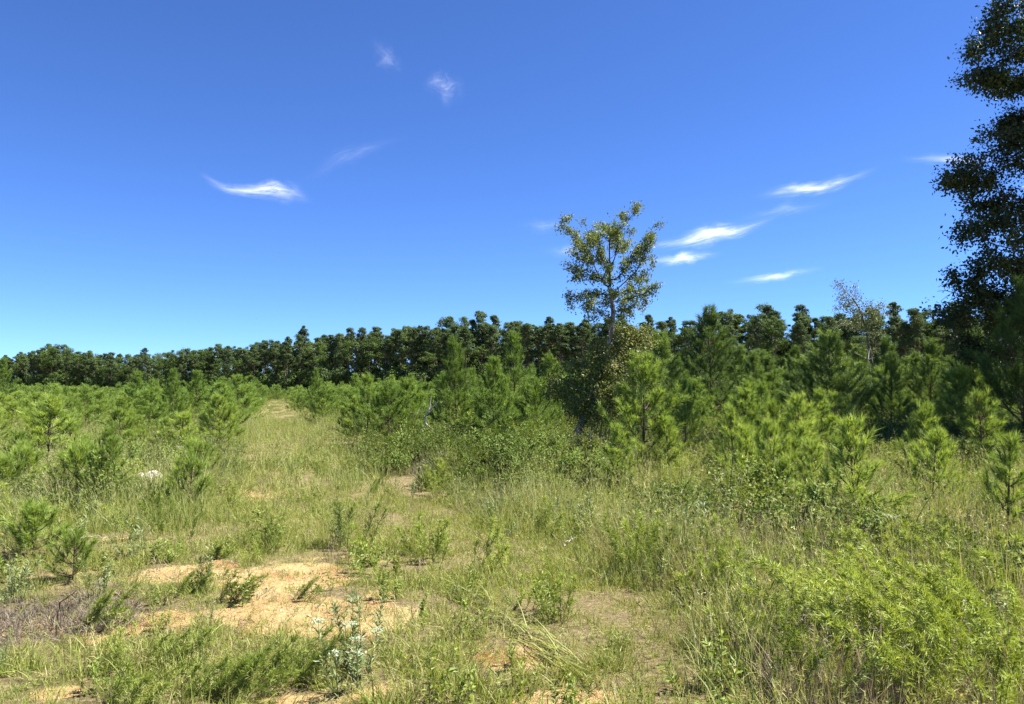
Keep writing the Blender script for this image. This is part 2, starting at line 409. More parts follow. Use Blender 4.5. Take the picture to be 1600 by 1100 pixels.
def cloud(pts, dens, seed, label, peak=.5):
    """pts: (px, py, half thickness px) along the wisp; laid on the sheet at its altitude"""
    pts = np.array(pts, float); n = 40
    tt = np.linspace(0, 1, len(pts)); u = np.linspace(0, 1, n)
    cx, cy, hw = (np.interp(u, tt, pts[:, k]) for k in range(3)); hw = hw * 1.5
    for _ in range(6):
        cx[1:-1] = (cx[:-2] + cx[1:-1] + cx[2:]) / 3; cy[1:-1] = (cy[:-2] + cy[1:-1] + cy[2:]) / 3
    r = np.random.default_rng(seed)
    tx = np.gradient(cx); ty = np.gradient(cy); l = np.hypot(tx, ty)
    nx_, ny_ = -ty / l, tx / l
    J = 7; vv = np.linspace(-1, 1, J)
    PX = cx[:, None] + nx_[:, None] * hw[:, None] * vv; PY = cy[:, None] + ny_[:, None] * hw[:, None] * vv
    alt = 6000 + 60 * np.sin(u * 9 + seed)[:, None] + 40 * np.cos(vv * 2 + seed)[None]
    Yd = (alt - EYE) / ((HORIZON - PY) / FPX); Xd = (PX - 800) / FPX * Yd
    V = np.stack([Xd, Yd, alt + 0 * Xd], -1).reshape(-1, 3)
    c = V.mean(0)
    i = (np.arange(n - 1)[:, None] * J + np.arange(J - 1)[None]).reshape(-1, 1)
    F = i + np.array([[0, 1, J + 1, J]])
    mb = MB(); mb.add(V - c, F, .5)
    me = mb.mesh('cirrus', cloud_mat('ice cloud', dens, seed, peak), True)
    UU = np.repeat(u, J); VV = np.tile(np.linspace(0, 1, J), n)
    ul = me.uv_layers.new(name='uv'); vi = np.zeros(len(me.loops), np.int32); me.loops.foreach_get('vertex_index', vi)
    ul.data.foreach_set('uv', np.stack([UU[vi], VV[vi]], 1).astype(np.float32).ravel())
    o = link('cirrus_cloud', me, None, c); tag(o, label, 'cloud', 'cirrus wisps in the blue sky')

cloud([(300, 262, 6), (325, 280, 9), (355, 293, 10), (395, 297, 12), (428, 294, 19), (455, 298, 19), (490, 314, 7)], 2.3, 1, 'bright hook-shaped white wisp of cloud in the left sky', .68)
cloud([(655, 122, 16), (680, 125, 24), (700, 128, 28), (725, 112, 16)], 0.75, 2, 'faint feathery cloud wisp high above the middle of the forest')
cloud([(570, 45, 14), (600, 80, 20), (630, 110, 12)], 0.3, 3, 'faintest small cloud smudge near the top of the sky')
cloud([(455, 290, 12), (540, 238, 20), (650, 205, 12)], 0.2, 4, 'thin faint streak rising right of the hook-shaped cloud')
cloud([(985, 392, 8), (1060, 378, 13), (1110, 365, 17), (1160, 355, 15), (1225, 331, 7)], 2.4, 5, 'brightest long white cloud streak right of the tall thin tree top', .58)
cloud([(990, 414, 6), (1050, 405, 11), (1085, 400, 12), (1135, 395, 6)], 2.0, 6, 'short white cloud wisp just beside the tall thin tree crown')
cloud([(1175, 306, 6), (1240, 296, 14), (1290, 289, 13), (1330, 277, 10), (1385, 258, 6)], 2.0, 7, 'long white cloud streak in the right sky, uppermost of three', .38)
cloud([(1125, 441, 5), (1190, 436, 9), (1240, 427, 9), (1300, 416, 5)], 1.2, 8, 'low thin cloud streak above the forest on the right')
cloud([(1410, 243, 8), (1470, 244, 11), (1530, 248, 10), (1600, 250, 7)], 1.1, 9, 'small white wisp touching the big dark oak crown')
cloud([(800, 352, 10), (850, 352, 14), (905, 345, 8)], 0.25, 10, 'faint cloud veil left of the tall thin tree crown')
cloud([(840, 386, 8), (890, 392, 13), (970, 395, 8)], 0.45, 11, 'pale cloud streak behind the tall thin tree crown')
cloud([(1130, 348, 8), (1230, 325, 12), (1320, 310, 8)], 0.3, 12, 'faint thread of cloud trailing right of the brightest streak')

# ------------------------------------------------------------------ far forest
def crown_clusters(mb, C, R, per, size, flat, r, aspect=.8):
    n = len(C) * per
    ci = np.repeat(np.arange(len(C)), per)
    d = rdir(n, r); rad = (0.45 + 0.55 * r.random(n)) * R[ci]
    P = C[ci] + d * rad[:, None] * np.array([1, 1, flat])
    N = nrm(d + 0.7 * rdir(n, r) + np.array([0, 0, .4]))
    U = nrm(np.cross(N, rdir(n, r)))
    leaves(mb, P - U * size / 2, U, N, size * (.6 + .8 * r.random(n)), aspect, np.clip(.5 + .3 * r.normal(size=n), 0, 1), r)

def forest_tree(seed, kind):
    """unit tree, 18 m tall"""
    r = np.random.default_rng(100 + seed); H = 18.0
    tr, br, cr = MB(), MB(), MB()
    if kind == 'pine':
        z0 = H * r.uniform(.36, .56); rw = r.uniform(1.9, 2.7); nc = r.integers(58, 74)
        t = r.random(nc) ** .75; z = z0 + (H - .8 - z0) * t
        prof = rw * np.sqrt(np.clip(1 - ((t - .3) / .72) ** 2, .03, 1)) * r.uniform(.6, 1.15, nc)
        a = r.random(nc) * 6.283; q = r.random(nc) ** .6 * prof; lx, ly = r.normal(size=2) * .35
        C = np.stack([np.cos(a) * q + lx * t, np.sin(a) * q + ly * t, z], 1); R = r.uniform(.3, .95, nc)
        crown_clusters(cr, C, R, 85, .25, .6, r)
    else:
        z0 = H * .14; rw = r.uniform(2.6, 3.4); nc = 56
        t = r.random(nc); z = z0 + (H - 1.0 - z0) * t
        prof = rw * np.sqrt(np.clip(1 - ((t - .48) / .62) ** 2, .05, 1)) * r.uniform(.7, 1.2, nc)
        a = r.random(nc) * 6.283; q = np.sqrt(r.random(nc)) * prof
        C = np.stack([np.cos(a) * q, np.sin(a) * q, z], 1); R = r.uniform(.6, 1.5, nc)
        crown_clusters(cr, C, R, 125, .28, .75, r)
    zz = np.linspace(-.3, H * .93, 9); wob = np.cumsum(r.normal(size=(9, 2)) * .07, 0); wob -= wob[0]
    tp = np.column_stack([wob, zz]); polytube(tr, tp, np.linspace(.25, .06, 9), 7)
    zb = np.maximum(C[:, 2] - .8 - .35 * np.hypot(C[:, 0], C[:, 1]), z0 * .7)
    A = np.column_stack([np.interp(zb, zz, wob[:, 0]), np.interp(zb, zz, wob[:, 1]), zb])
    tubes(br, A, C, .06, .02, 4)
    return (('trunk', tr.mesh('trunk', B_tall, True)), ('crown', cr.mesh('crown', M_pine_far if kind == 'pine' else M_broad_far)), ('branches', br.mesh('branches', B_tall)))

FP = [forest_tree(i, 'pine') for i in range(7)]
FB = [forest_tree(20 + i, 'broad') for i in range(4)]
def edgeline(px):
    """distance of the forest edge and its height (m) for a photo column"""
    D = np.interp(px, [-250, 0, 450, 720, 1040, 1500, 1900], [360, 320, 225, 182, 158, 140, 128])
    T = np.interp(px, [-250, 0, 40, 75, 150, 250, 330, 400, 450, 560, 650, 720, 800, 900, 1000, 1045, 1090, 1150, 1280, 1420, 1900],
                  [555, 557, 550, 537, 552, 550, 543, 535, 522, 517, 508, 500, 503, 500, 494, 480, 490, 487, 488, 483, 480])
    return D, EYE + (HORIZON - T) / FPX * D
r = np.random.default_rng(5)
behind = []; ncount = 0
SECT = [(-999, 110, 'at the far left end'), (110, 235, 'left of the tallest left-row pine'), (235, 380, 'left of the track end'), (380, 480, 'beyond the track end'), (480, 600, 'above the slender bare-trunked pine'),
        (600, 720, 'above the leaning dead stem'), (720, 860, 'left of the thin tree'), (860, 990, 'behind the thin tree'), (990, 1180, 'behind the tallest right-stand pine'), (1180, 1310, 'above the fan-shaped pine'),
        (1310, 1400, 'behind the spindly tree'), (1400, 9999, 'beside and behind the oak')]
for row in range(5):
    px = -140.0 - row * 7
    while px < 1760:
        D0, H0 = edgeline(px)
        step = (3.7 if row < 3 else 5.0) * r.uniform(.65, 1.4) / D0 * FPX * (.9 if px < 960 else 1.1)
        Y = D0 + row * 6.0 + r.uniform(-2, 2)
        if row >= 2 and 985 < px < 1110: px += step; continue
        h = H0 * (D0 + row * 5) / D0 * r.normal(.98, .065) * (1 if row else .96)
        if 60 < px < 90 and row == 0: h = H0 * 1.03
        kind = 'broad' if r.random() < (.45 if px < 500 else .22) and row < 2 else 'pine'
        if kind == 'broad' and row == 0: h *= r.uniform(.72, .97)
        pr = (FB if kind == 'broad' else FP)[r.integers(0, 4 if kind == 'broad' else 7)]
        x = (px - 800) / FPX * Y; s = h / 18.0
        wide = r.uniform(.75, 1.3) * (18 / h) ** .35
        if row < 3 and ncount < 298:
            sec = [c for a, b, c in SECT if a <= px < b][0]
            e = thing('tall_pine_tree' if kind == 'pine' else 'forest_broadleaf_tree', pr, (x, Y, float(hgt(x, Y)) - .05), r.uniform(0, 6.28), (s * wide, s * wide, s),
                      ('tall dark pine' if kind == 'pine' else 'leafy low tree') + ' in the %s rank of far forest, %s' % (('front', 'second', 'third')[row], sec), 'tree',
                      'pines of the far forest edge' if kind == 'pine' else 'leafy trees of the far forest edge')
            ncount += 1
        else:
            behind.append((x, Y, s))
        px += step
def join_meshes(parts):
    """one mesh holding the parts, for a prototype used in far-off woodland"""
    mb_v = []; fs = []; mats = []; n = 0
    me = bpy.data.meshes.new('far_tree'); V = []; F = []; MI = []; A = []
    for k, (nm, m) in enumerate(parts):
        co = np.zeros(len(m.vertices) * 3, np.float32); m.vertices.foreach_get('co', co)
        V.append(co.reshape(-1, 3)); av = np.zeros(len(m.vertices), np.float32); m.attributes['v'].data.foreach_get('value', av); A.append(av)
        F += [tuple(i + n for i in p.vertices) for p in m.polygons]; MI += [k] * len(m.polygons); n += len(m.vertices)
        me.materials.append(m.materials[0])
    me.from_pydata(np.concatenate(V), [], F); me.polygons.foreach_set('material_index', MI)
    a = me.attributes.new('v', 'FLOAT', 'POINT'); a.data.foreach_set('value', np.concatenate(A))
    return me
for k in range(560):       # low-crowned trees that close the depth of the wood
    px = r.uniform(-190, 1790); D0, H0 = edgeline(px); Y = D0 + r.uniform(14, 52)
    behind.append(((px - 800) / FPX * Y, Y, H0 / 18 * r.uniform(.55, .86)))
bh = np.array(behind); n = len(bh)
scatter('deep_woodland', np.column_stack([bh[:, :2], hgt(bh[:, 0], bh[:, 1])]), np.column_stack([np.zeros((n, 2)), r.random(n) * 6.28]), bh[:, 2] * 1.02,
        [join_meshes(p) for p in FB[:3] + FP[:2]], 'dark pine wood filling the depth behind the forest edge', 'woodland', r)
# undergrowth along the forest edge
def bushy(seed, mat, n, size, rad, hh, aspect=.7):
    r = np.random.default_rng(seed); cr = MB()
    nc = 14; a = r.random(nc) * 6.28; q = np.sqrt(r.random(nc)) * rad
    C = np.column_stack([np.cos(a) * q, np.sin(a) * q, r.uniform(.15, .8, nc) * hh]); 
    crown_clusters(cr, C, r.uniform(.3, .5, nc) * min(rad, hh), n // nc, size, .8, r, aspect)
    return cr.mesh('bush', mat)
UB = [bushy(300 + i, M_broad_far if i % 2 else M_pine_far, 1000, .36, 2.6, 5.0) for i in range(4)]
pxs = r.uniform(-160, 1760, 900); D0, _ = edgeline(pxs); Yb = D0 + r.uniform(-4, 30, 900); xb = (pxs - 800) / FPX * Yb
scatter('forest_undergrowth', np.column_stack([xb, Yb, hgt(xb, Yb)]), np.column_stack([np.zeros((900, 2)), r.random(900) * 6.28]), r.uniform(.6, 1.7, 900), UB,
        'dark undergrowth bushes massed along the foot of the forest', 'undergrowth', r)

# ------------------------------------------------------------------ young pines
def pine(seed, H, R, nden=150, nlen=.19, nwid=.007, wh=None, low=.04, mat=None):
    r = np.random.default_rng(seed)
    tr, br, nd = MB(), MB(), MB()
    zz = np.linspace(-.1, H * .97, 9); wob = np.cumsum(r.normal(size=(9, 2)) * .012 * H / 3, 0); wob -= wob[0]
    polytube(tr, np.column_stack([wob, zz]), np.linspace(.011 * H + .006, .006, 9), 7)
    sh = []     # shoots: start, dir, length
    bA, bB, ba, bb = [], [], [], []
    nw = wh or int(4 + H * 2.3); zs = low * H + (H * .95 - low * H) * (np.arange(nw) + .5 * r.random(nw)) / nw
    for z in zs:
        t = z / H; nb = r.integers(4, 7); a0 = r.random() * 6.28
        Lw = R * (1 - t) ** .72 * min(1, .62 + 1.6 * t) * 1.12 + .06
        for k in range(nb):
            L = Lw * r.uniform(.72, 1.15); az = a0 + k / nb * 6.28 + r.normal() * .22
            el = math.radians(12 + 40 * t + r.normal() * 10); up = .45 + .15 * r.normal()
            hd = np.array([math.cos(az), math.sin(az), 0])
            st = np.array([np.interp(z, zz, wob[:, 0]), np.interp(z, zz, wob[:, 1]), z])
            pts = [st]; ns = 5
            for i in range(ns):
                e = el + up * i / ns * 1.5
                pts.append(pts[-1] + (hd * math.cos(e) + np.array([0, 0, math.sin(e)])) * L / ns)
            pts = np.array(pts); dirs = nrm(np.diff(pts, axis=0)); rr = np.linspace(.004 + .006 * L, .003, ns + 1)
            bA.append(pts[:-1]); bB.append(pts[1:]); ba.append(rr[:-1]); bb.append(rr[1:])
            tl = min(L * .75, .42); sh.append((pts[-1] - dirs[-1] * tl, dirs[-1], tl + .04, 1.0))
            side = np.array([-hd[1], hd[0], 0])
            for sfrac in np.arange(.32, .95, .17 / max(L, .35) * .9 + .04):
                for sg in (-1, 1):
                    if r.random() < .3: continue
                    i = min(int(sfrac * ns), ns - 1); p = pts[i] + (pts[i + 1] - pts[i]) * (sfrac * ns - i)
                    d = nrm(dirs[i] * .75 + side * sg * r.uniform(.4, .85) + np.array([0, 0, r.uniform(.3, .85)]))
                    l = L * r.uniform(.2, .42) * (1.15 - sfrac * .5)
                    bA.append(p[None]); bB.append((p + d * l)[None]); ba.append([.004]); bb.append([.0025])
                    tl = min(l * .95, .36); sh.append((p + d * (l - tl), d, tl, .8))
    top = np.array([wob[-1, 0], wob[-1, 1], H * .84]); sh.append((top, np.array([0, 0, 1.]), H * .16, .9))
    for k in range(4):
        a = k * 1.57 + r.random(); sh.append((top + [0, 0, H * .03], nrm(np.array([math.cos(a) * .6, math.sin(a) * .6, 1])), H * .07, .8))
    tubes(br, np.concatenate(bA), np.concatenate(bB), np.concatenate(ba), np.concatenate(bb), 4)
    Pn, Dn, Ln, vn = [], [], [], []
    for s, d, l, q in sh:
        n = max(5, int(nden * l)); u = r.random(n) ** .85
        pp = nrm(np.cross(d, rdir(n, r))); a = np.radians(r.uniform(12, 62 if H > 1.5 else 48, n))[:, None] * (1.05 - .35 * u[:, None])
        Pn.append(s + d * (u * l)[:, None]); Dn.append(d * np.cos(a) + pp * np.sin(a))
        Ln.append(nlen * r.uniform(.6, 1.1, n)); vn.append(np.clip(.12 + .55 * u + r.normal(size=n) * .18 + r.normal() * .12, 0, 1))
    Pn, Dn, Ln, vn = map(np.concatenate, (Pn, Dn, Ln, vn))
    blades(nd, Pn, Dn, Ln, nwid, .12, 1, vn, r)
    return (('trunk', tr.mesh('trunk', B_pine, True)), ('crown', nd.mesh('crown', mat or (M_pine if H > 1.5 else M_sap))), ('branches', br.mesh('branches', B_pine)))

P_big_shade = [pine(400 + i, 4.0, [1.45, 1.25, 1.6, 1.35][i], 230, .19, .0105, low=[.04, .06, .2, .03][i], mat=M_pine_shade) for i in range(4)]     # 4 m, the right stand's shade is in the needle colour
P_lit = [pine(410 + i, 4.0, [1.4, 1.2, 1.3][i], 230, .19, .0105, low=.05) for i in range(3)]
P_mid = [pine(420 + i, 2.4, [1.1, .95, 1.2, 1.0, .85][i], 270, .165, .009) for i in range(5)]                               # 2.4 m
P_near = [pine(430 + i, 2.4, [.95, .8, 1.05][i], 270, .16, .009, mat=M_sap) for i in range(3)]
P_small = [pine(440 + i, 1.2, [.50, .43, .55, .42][i], 330, .12, .0062, wh=7, low=.08) for i in range(4)]                     # 1.2 m
P_low = [pine(450 + i, .65, .42, 330, .12, .006, wh=5, low=.1) for i in range(2)]
def put_pine(px, Y, h, label, group=None, kind=None, wide=1.0, rz=None, name='young_pine'):
    if kind is None: kind = 'big' if h > 2.55 else 'mid' if h > 1.65 else 'small' if h > .8 else 'low'
    base = {'big': 4.0, 'mid': 2.4, 'small': 1.2, 'low': .65}[kind]
    ps = {'big': P_big_shade, 'mid': P_mid, 'small': P_small, 'low': P_low}[kind]
    if kind == 'mid' and Y < 21.5: ps = P_near
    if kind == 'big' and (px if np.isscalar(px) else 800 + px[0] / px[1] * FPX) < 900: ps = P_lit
    pr = ps[r.integers(0, len(ps))]
    if h < 4.2 and kind == 'big' and wide > 1.2 and ps is P_big_shade: pr = P_big_shade[2]
    s = h / base
    return thing(name, pr, gpos(px, Y) if np.isscalar(px) else px, r.uniform(0, 6.28) if rz is None else rz, (s * wide, s * wide, s), label, 'pine tree', group,
                 (r.normal() * .03, r.normal() * .03))
HERO = [  # px, distance, height, label, width factor
    (492, 47, 3.1, 'slender young pine with bare trunk standing above the others right of the track', .7),
    (632, 25, 2.1, 'rounded bushy young pine beside the leaning dead stem', 1.25),
    (716, 22, 3.25, 'pointed young pine, left one of two tall ones left of the tall thin tree', .85),
    (768, 20.5, 2.6, 'broad bright young pine between track and tall thin tree', 1.05),
    (803, 27, 3.9, 'tallest young pine left of the tall thin tree', .9),
    (857, 25, 3.0, 'young pine close behind the left side of the thin tree', .9),
    (1002, 15.0, 2.35, 'bright bushy young pine just right of the pale leaning trunk', 1.1),
    (1000, 24, 3.6, 'taller young pine rising behind the thin tree, to its right', .95),
    (1108, 28, 4.6, 'tallest young pine in the right hand stand, two-topped', 1.1),
    (1146, 13.6, 1.45, 'small pointed pine sapling standing alone before the dark right stand', .85),
    (1220, 10.2, .92, 'little bright pine sapling with V-shaped branches in the right grass', 1.0),
    (1336, 9.1, 1.42, 'bright pine sapling with bare lower stem in front right grass', 1.15),
    (1300, 22, 3.3, 'wide fan-shaped young pine with visible bare trunk at right', 1.35),
    (1243, 25, 3.0, 'dark young pine left of the fan-shaped one', 1.0),
    (1392, 22, 2.65, 'young pine right of the fan-shaped one', .95),
    (1500, 18, 2.1, 'shaded bushy young pine under the oak', 1.3),
    (1596, 17, 4.1, 'large young pine at the right picture edge below the oak', 1.05),
    (1565, 9.5, 1.2, 'pine sapling at the right edge above the feathery weeds', 1.0),
    (1185, 26, 2.9, 'shaded young pine behind the lone pointed sapling', 1.1),
    (1452, 26, 3.2, 'young pine standing just left of the oak', 1.0),
    (1055, 26, 2.8, 'young pine in shade right of the thin tree', 1.1),
    (920, 26, 3.0, 'young pine hidden behind the thin tree leaves', 1.0),
    (1530, 25, 3.4, 'tall young pine in the oak shade', 1.1),
    (165, 12.2, 1.12, 'small upright pine sapling in the left grass below the pine rows', .8),
    (192, 20, 1.25, 'bright pine sapling at the front of the left pine rows', 1.15),
    (240, 30, 2.15, 'left of two pines that overtop the left rows', .8),
    (272, 29, 2.6, 'tallest pine in the left rows', .85),
    (345, 23, 1.55, 'young pine at the track side of the left rows', 1.2),
    (60, 8.5, .52, 'low bright green bushy pine seedling at far left', 1.2),
    (122, 7.6, .42, 'smallest bright pine seedling at left beside the bare soil', 1.1),
    (8, 60, 4.2, 'taller pine at the left picture edge before the forest', .8),
]
hero_xy = []
for px, Y, h, lb, wd in HERO:
    put_pine(px, Y, h, lb, None, None, wd); hero_xy.append(((px - 800) / FPX * Y, Y))
for k in range(14):
    Y = r.uniform(11.5, 16); px = r.uniform(10, 330)
    if 195 < px < 262: continue
    put_pine(px, Y, r.uniform(.55, 1.05), 'small pine sapling %s in the left grass, %s' % ('nearer' if Y < 13.5 else 'farther back', 'at the picture edge' if px < 90 else 'left of the small upright sapling' if px < 165 else 'left of the pale stone' if px < 237 else 'right of the pale stone'), 'saplings in the left grass', None, r.uniform(.8, 1.1))
for k in range(17):
    Y = r.uniform(10.5, 18.5); px = r.uniform(960, 1600)
    if min((px - a) ** 2 / 900 + (Y - b) ** 2 * 2 for a, b, *_ in HERO) < 1.2: continue
    put_pine(px, Y, r.uniform(.75, 1.3) * (.72 + .045 * Y), 'small pine sapling %s in the rough growth, %s' % ('near' if Y < 12.5 else 'midway' if Y < 16 else 'far back', ['below the bushy pine', 'round the lone pointed sapling', 'round the V-branched sapling', 'round the bare-stemmed sapling', 'before the shaded pine', 'near the right edge'][int(np.searchsorted([1090, 1180, 1270, 1400, 1510], px))]), 'saplings in the right growth', None, r.uniform(.8, 1.1))
cand = []
# planted rows run along the track
for u in np.arange(-46.7, 90, 2.45):            # offset across from the track
    for y in np.arange(15, 172, 2.1):
        if abs(u) < (1.9 if y < 45 else 1.6) and y < 118: continue
        x = path_x(y) + u + r.normal() * .45; yy = y + r.normal() * .5
        px = 800 + x / yy * FPX
        if px < -140 or px > 1740: continue
        if u < 0:
            if yy < 15.5 + max(0, (150 - px)) * .012 or r.random() < .06: continue
            h = (1.15 + .4 * min(1, max(0, yy - 16) / 22)) * r.normal(1, .2) * (1.18 if u > -9 and yy > 24 else .98) + .2 * (yy > 60)
        else:
            if yy < 21 and px < 980: continue
            if yy < 20 + 0.0 * u or (px > 1040 and yy < 22) or r.random() < .1: continue
            if (yy > 62 and u > 14) or (yy > 44 and px > 930): continue
            h = min(3.3, (1.6 + 1.15 * min(1, max(0, u - 3) / 17)) * r.normal(1, .23))
            if px > 1640 and yy < 30: h *= .8
        if min((x - a) ** 2 + (yy - b) ** 2 for a, b in hero_xy) < .9: continue
        cand.append((h / yy, x, yy, max(.85, h), u, px))
cand.sort(reverse=True)
for k, (_, x, y, h, u, px) in enumerate(cand[:240]):
    dep = 'front' if y < 30 else 'middle' if y < 48 else 'far back'
    if u < 0:
        where = 'at the left picture edge' if px < 110 else 'left of the tallest pine' if px < 235 else 'beside the grassy track'
        lb, gp = '%s young pine in the %s of the left rows, %s' % ('tallest' if h > 1.8 else 'taller' if h > 1.55 else 'short' if h < 1.25 else 'middling', dep, where), 'pines in rows left of the track'
    elif px < 900:
        where = 'beside the grassy track' if px < 600 else 'near the leaning dead stem' if px < 740 else 'left of the thin tree'
        lb, gp = '%s young pine in the %s of the middle rows, %s' % ('taller' if h > 2.3 else 'short' if h < 1.75 else 'middling', dep, where), 'pines in rows right of the track'
    else:
        where = 'behind the thin tree' if px < 1040 else 'left of the fan-shaped pine' if px < 1240 else 'round the fan-shaped pine' if px < 1400 else 'below the oak'
        lb, gp = '%s young pine in the %s of the right stand, %s' % ('taller' if h > 2.9 else 'short' if h < 2.4 else 'middling', dep, where), 'pines in the right stand'
    put_pine((x, y, float(hgt(x, y))), y, h, lb, gp, None, r.uniform(1.15, 1.6) if u < 0 else r.uniform(.95, 1.35))
PF = [join_meshes(pine(470 + i, 2.2, .95, 70, .24, .022, wh=7)) for i in range(3)]
rest = np.array([c[1:4] for c in cand[240:]])
n = len(rest)
print('pines rest', n, 'forest', ncount, len(behind))
if n:
    scatter('far_pine_rows', np.column_stack([rest[:, :2], hgt(rest[:, 0], rest[:, 1])]), np.column_stack([np.zeros((n, 2)), r.random(n) * 6.28]), rest[:, 2] / 2.2, PF,
            'far rows of young pines merging into one green mass', 'pine rows', r)

# ------------------------------------------------------------------ grown trees (branches grow towards points in the crown)
def grow(trunk, attr, step, di, dk, r, iters=160, trop=0.05):
    N = [np.array(p, float) for p in trunk]; par = [max(0, i - 1) for i in range(len(N))]
    A = np.asarray(attr, float); alive = np.ones(len(A), bool)
    P = np.array(N); D2 = ((A[:, None] - P[None]) ** 2).sum(-1); near = D2.argmin(1); nd = np.sqrt(D2.min(1))
    for it in range(iters):
        act = alive & (nd < di)
        if not act.any(): break
        ids = np.unique(near[act]); new = []
        P = np.array(N)
        for i in ids:
            v = nrm(A[act & (near == i)] - P[i]).sum(0) + r.normal(size=3) * .25; v[2] += trop
            new.append((i, P[i] + v / max(np.linalg.norm(v), 1e-6) * step))
        k0 = len(N)
        for i, p in new: N.append(p); par.append(i)
        Q = np.array([p for _, p in new]); d = np.sqrt(((A[:, None] - Q[None]) ** 2).sum(-1)); j = d.argmin(1); dm = d.min(1)
        b = dm < nd; near[b] = k0 + j[b]; nd[b] = dm[b]
        alive &= nd > dk
    return np.array(N), np.array(par)

def radii(N, par, tip, p=2.3, maxr=None):
    n = len(N); s = np.zeros(n); kids = np.zeros(n, int)
    for i in range(n - 1, 0, -1):
        if kids[i] == 0: s[i] = tip ** p
        s[par[i]] += s[i]; kids[par[i]] += 1
    R = s ** (1 / p)
    if maxr: R = np.minimum(R, maxr)
    return R, kids

def skeleton_mesh(mb, N, par, R, lo, hi, sides):
    i = np.arange(1, len(N)); i = i[(R[i] >= lo) & (R[i] < hi)]
    rp = np.minimum(R[par[i]], R[i] * 1.35)
    tubes(mb, N[par[i]], N[i], rp, R[i], sides)

def leaf_cloud(mb, N, sel, per, spread, size, r, aspect=.6, clump=None):
    if clump:       # leaves gather on some twigs and leave gaps between
        q = N[sel] / clump; f = np.sin(q[:, 0] * 6.1 + 2 * np.sin(q[:, 2] * 2.3)) + np.sin(q[:, 1] * 5.7 + 1.3 * np.sin(q[:, 0] * 3.1)) + np.sin(q[:, 2] * 6.7 + 1.7 * np.sin(q[:, 1] * 2.9))
        sel = sel[f > (-.3 if clump > .9 else -.4)]
    i = np.repeat(sel, per); n = len(i)
    P = N[i] + r.normal(size=(n, 3)) * spread
    U = rdir(n, r) + np.array([0, 0, -.15]); Nn = rdir(n, r) + np.array([0, 0, .9])
    v = np.clip(.45 + .22 * r.normal(size=n) + np.repeat(r.normal(size=len(sel)) * .12, per), 0, 1)
    leaves(mb, P, U, Nn, size * r.uniform(.6, 1.25, n), aspect, v, r)

def W(px, py, Y, dy=0.0):
    """point in the place seen at photo position, at distance Y"""
    return np.array([(px - 800) / FPX * (Y + dy), Y + dy, EYE + (HORIZON - py) / FPX * (Y + dy)])

def line_attr(pts, n, spread, r):
    pts = np.array(pts); t = np.sort(r.random(n)) * (len(pts) - 1); i = np.minimum(t.astype(int), len(pts) - 2)
    return pts[i] + (pts[i + 1] - pts[i]) * (t - i)[:, None] + r.normal(size=(n, 3)) * spread

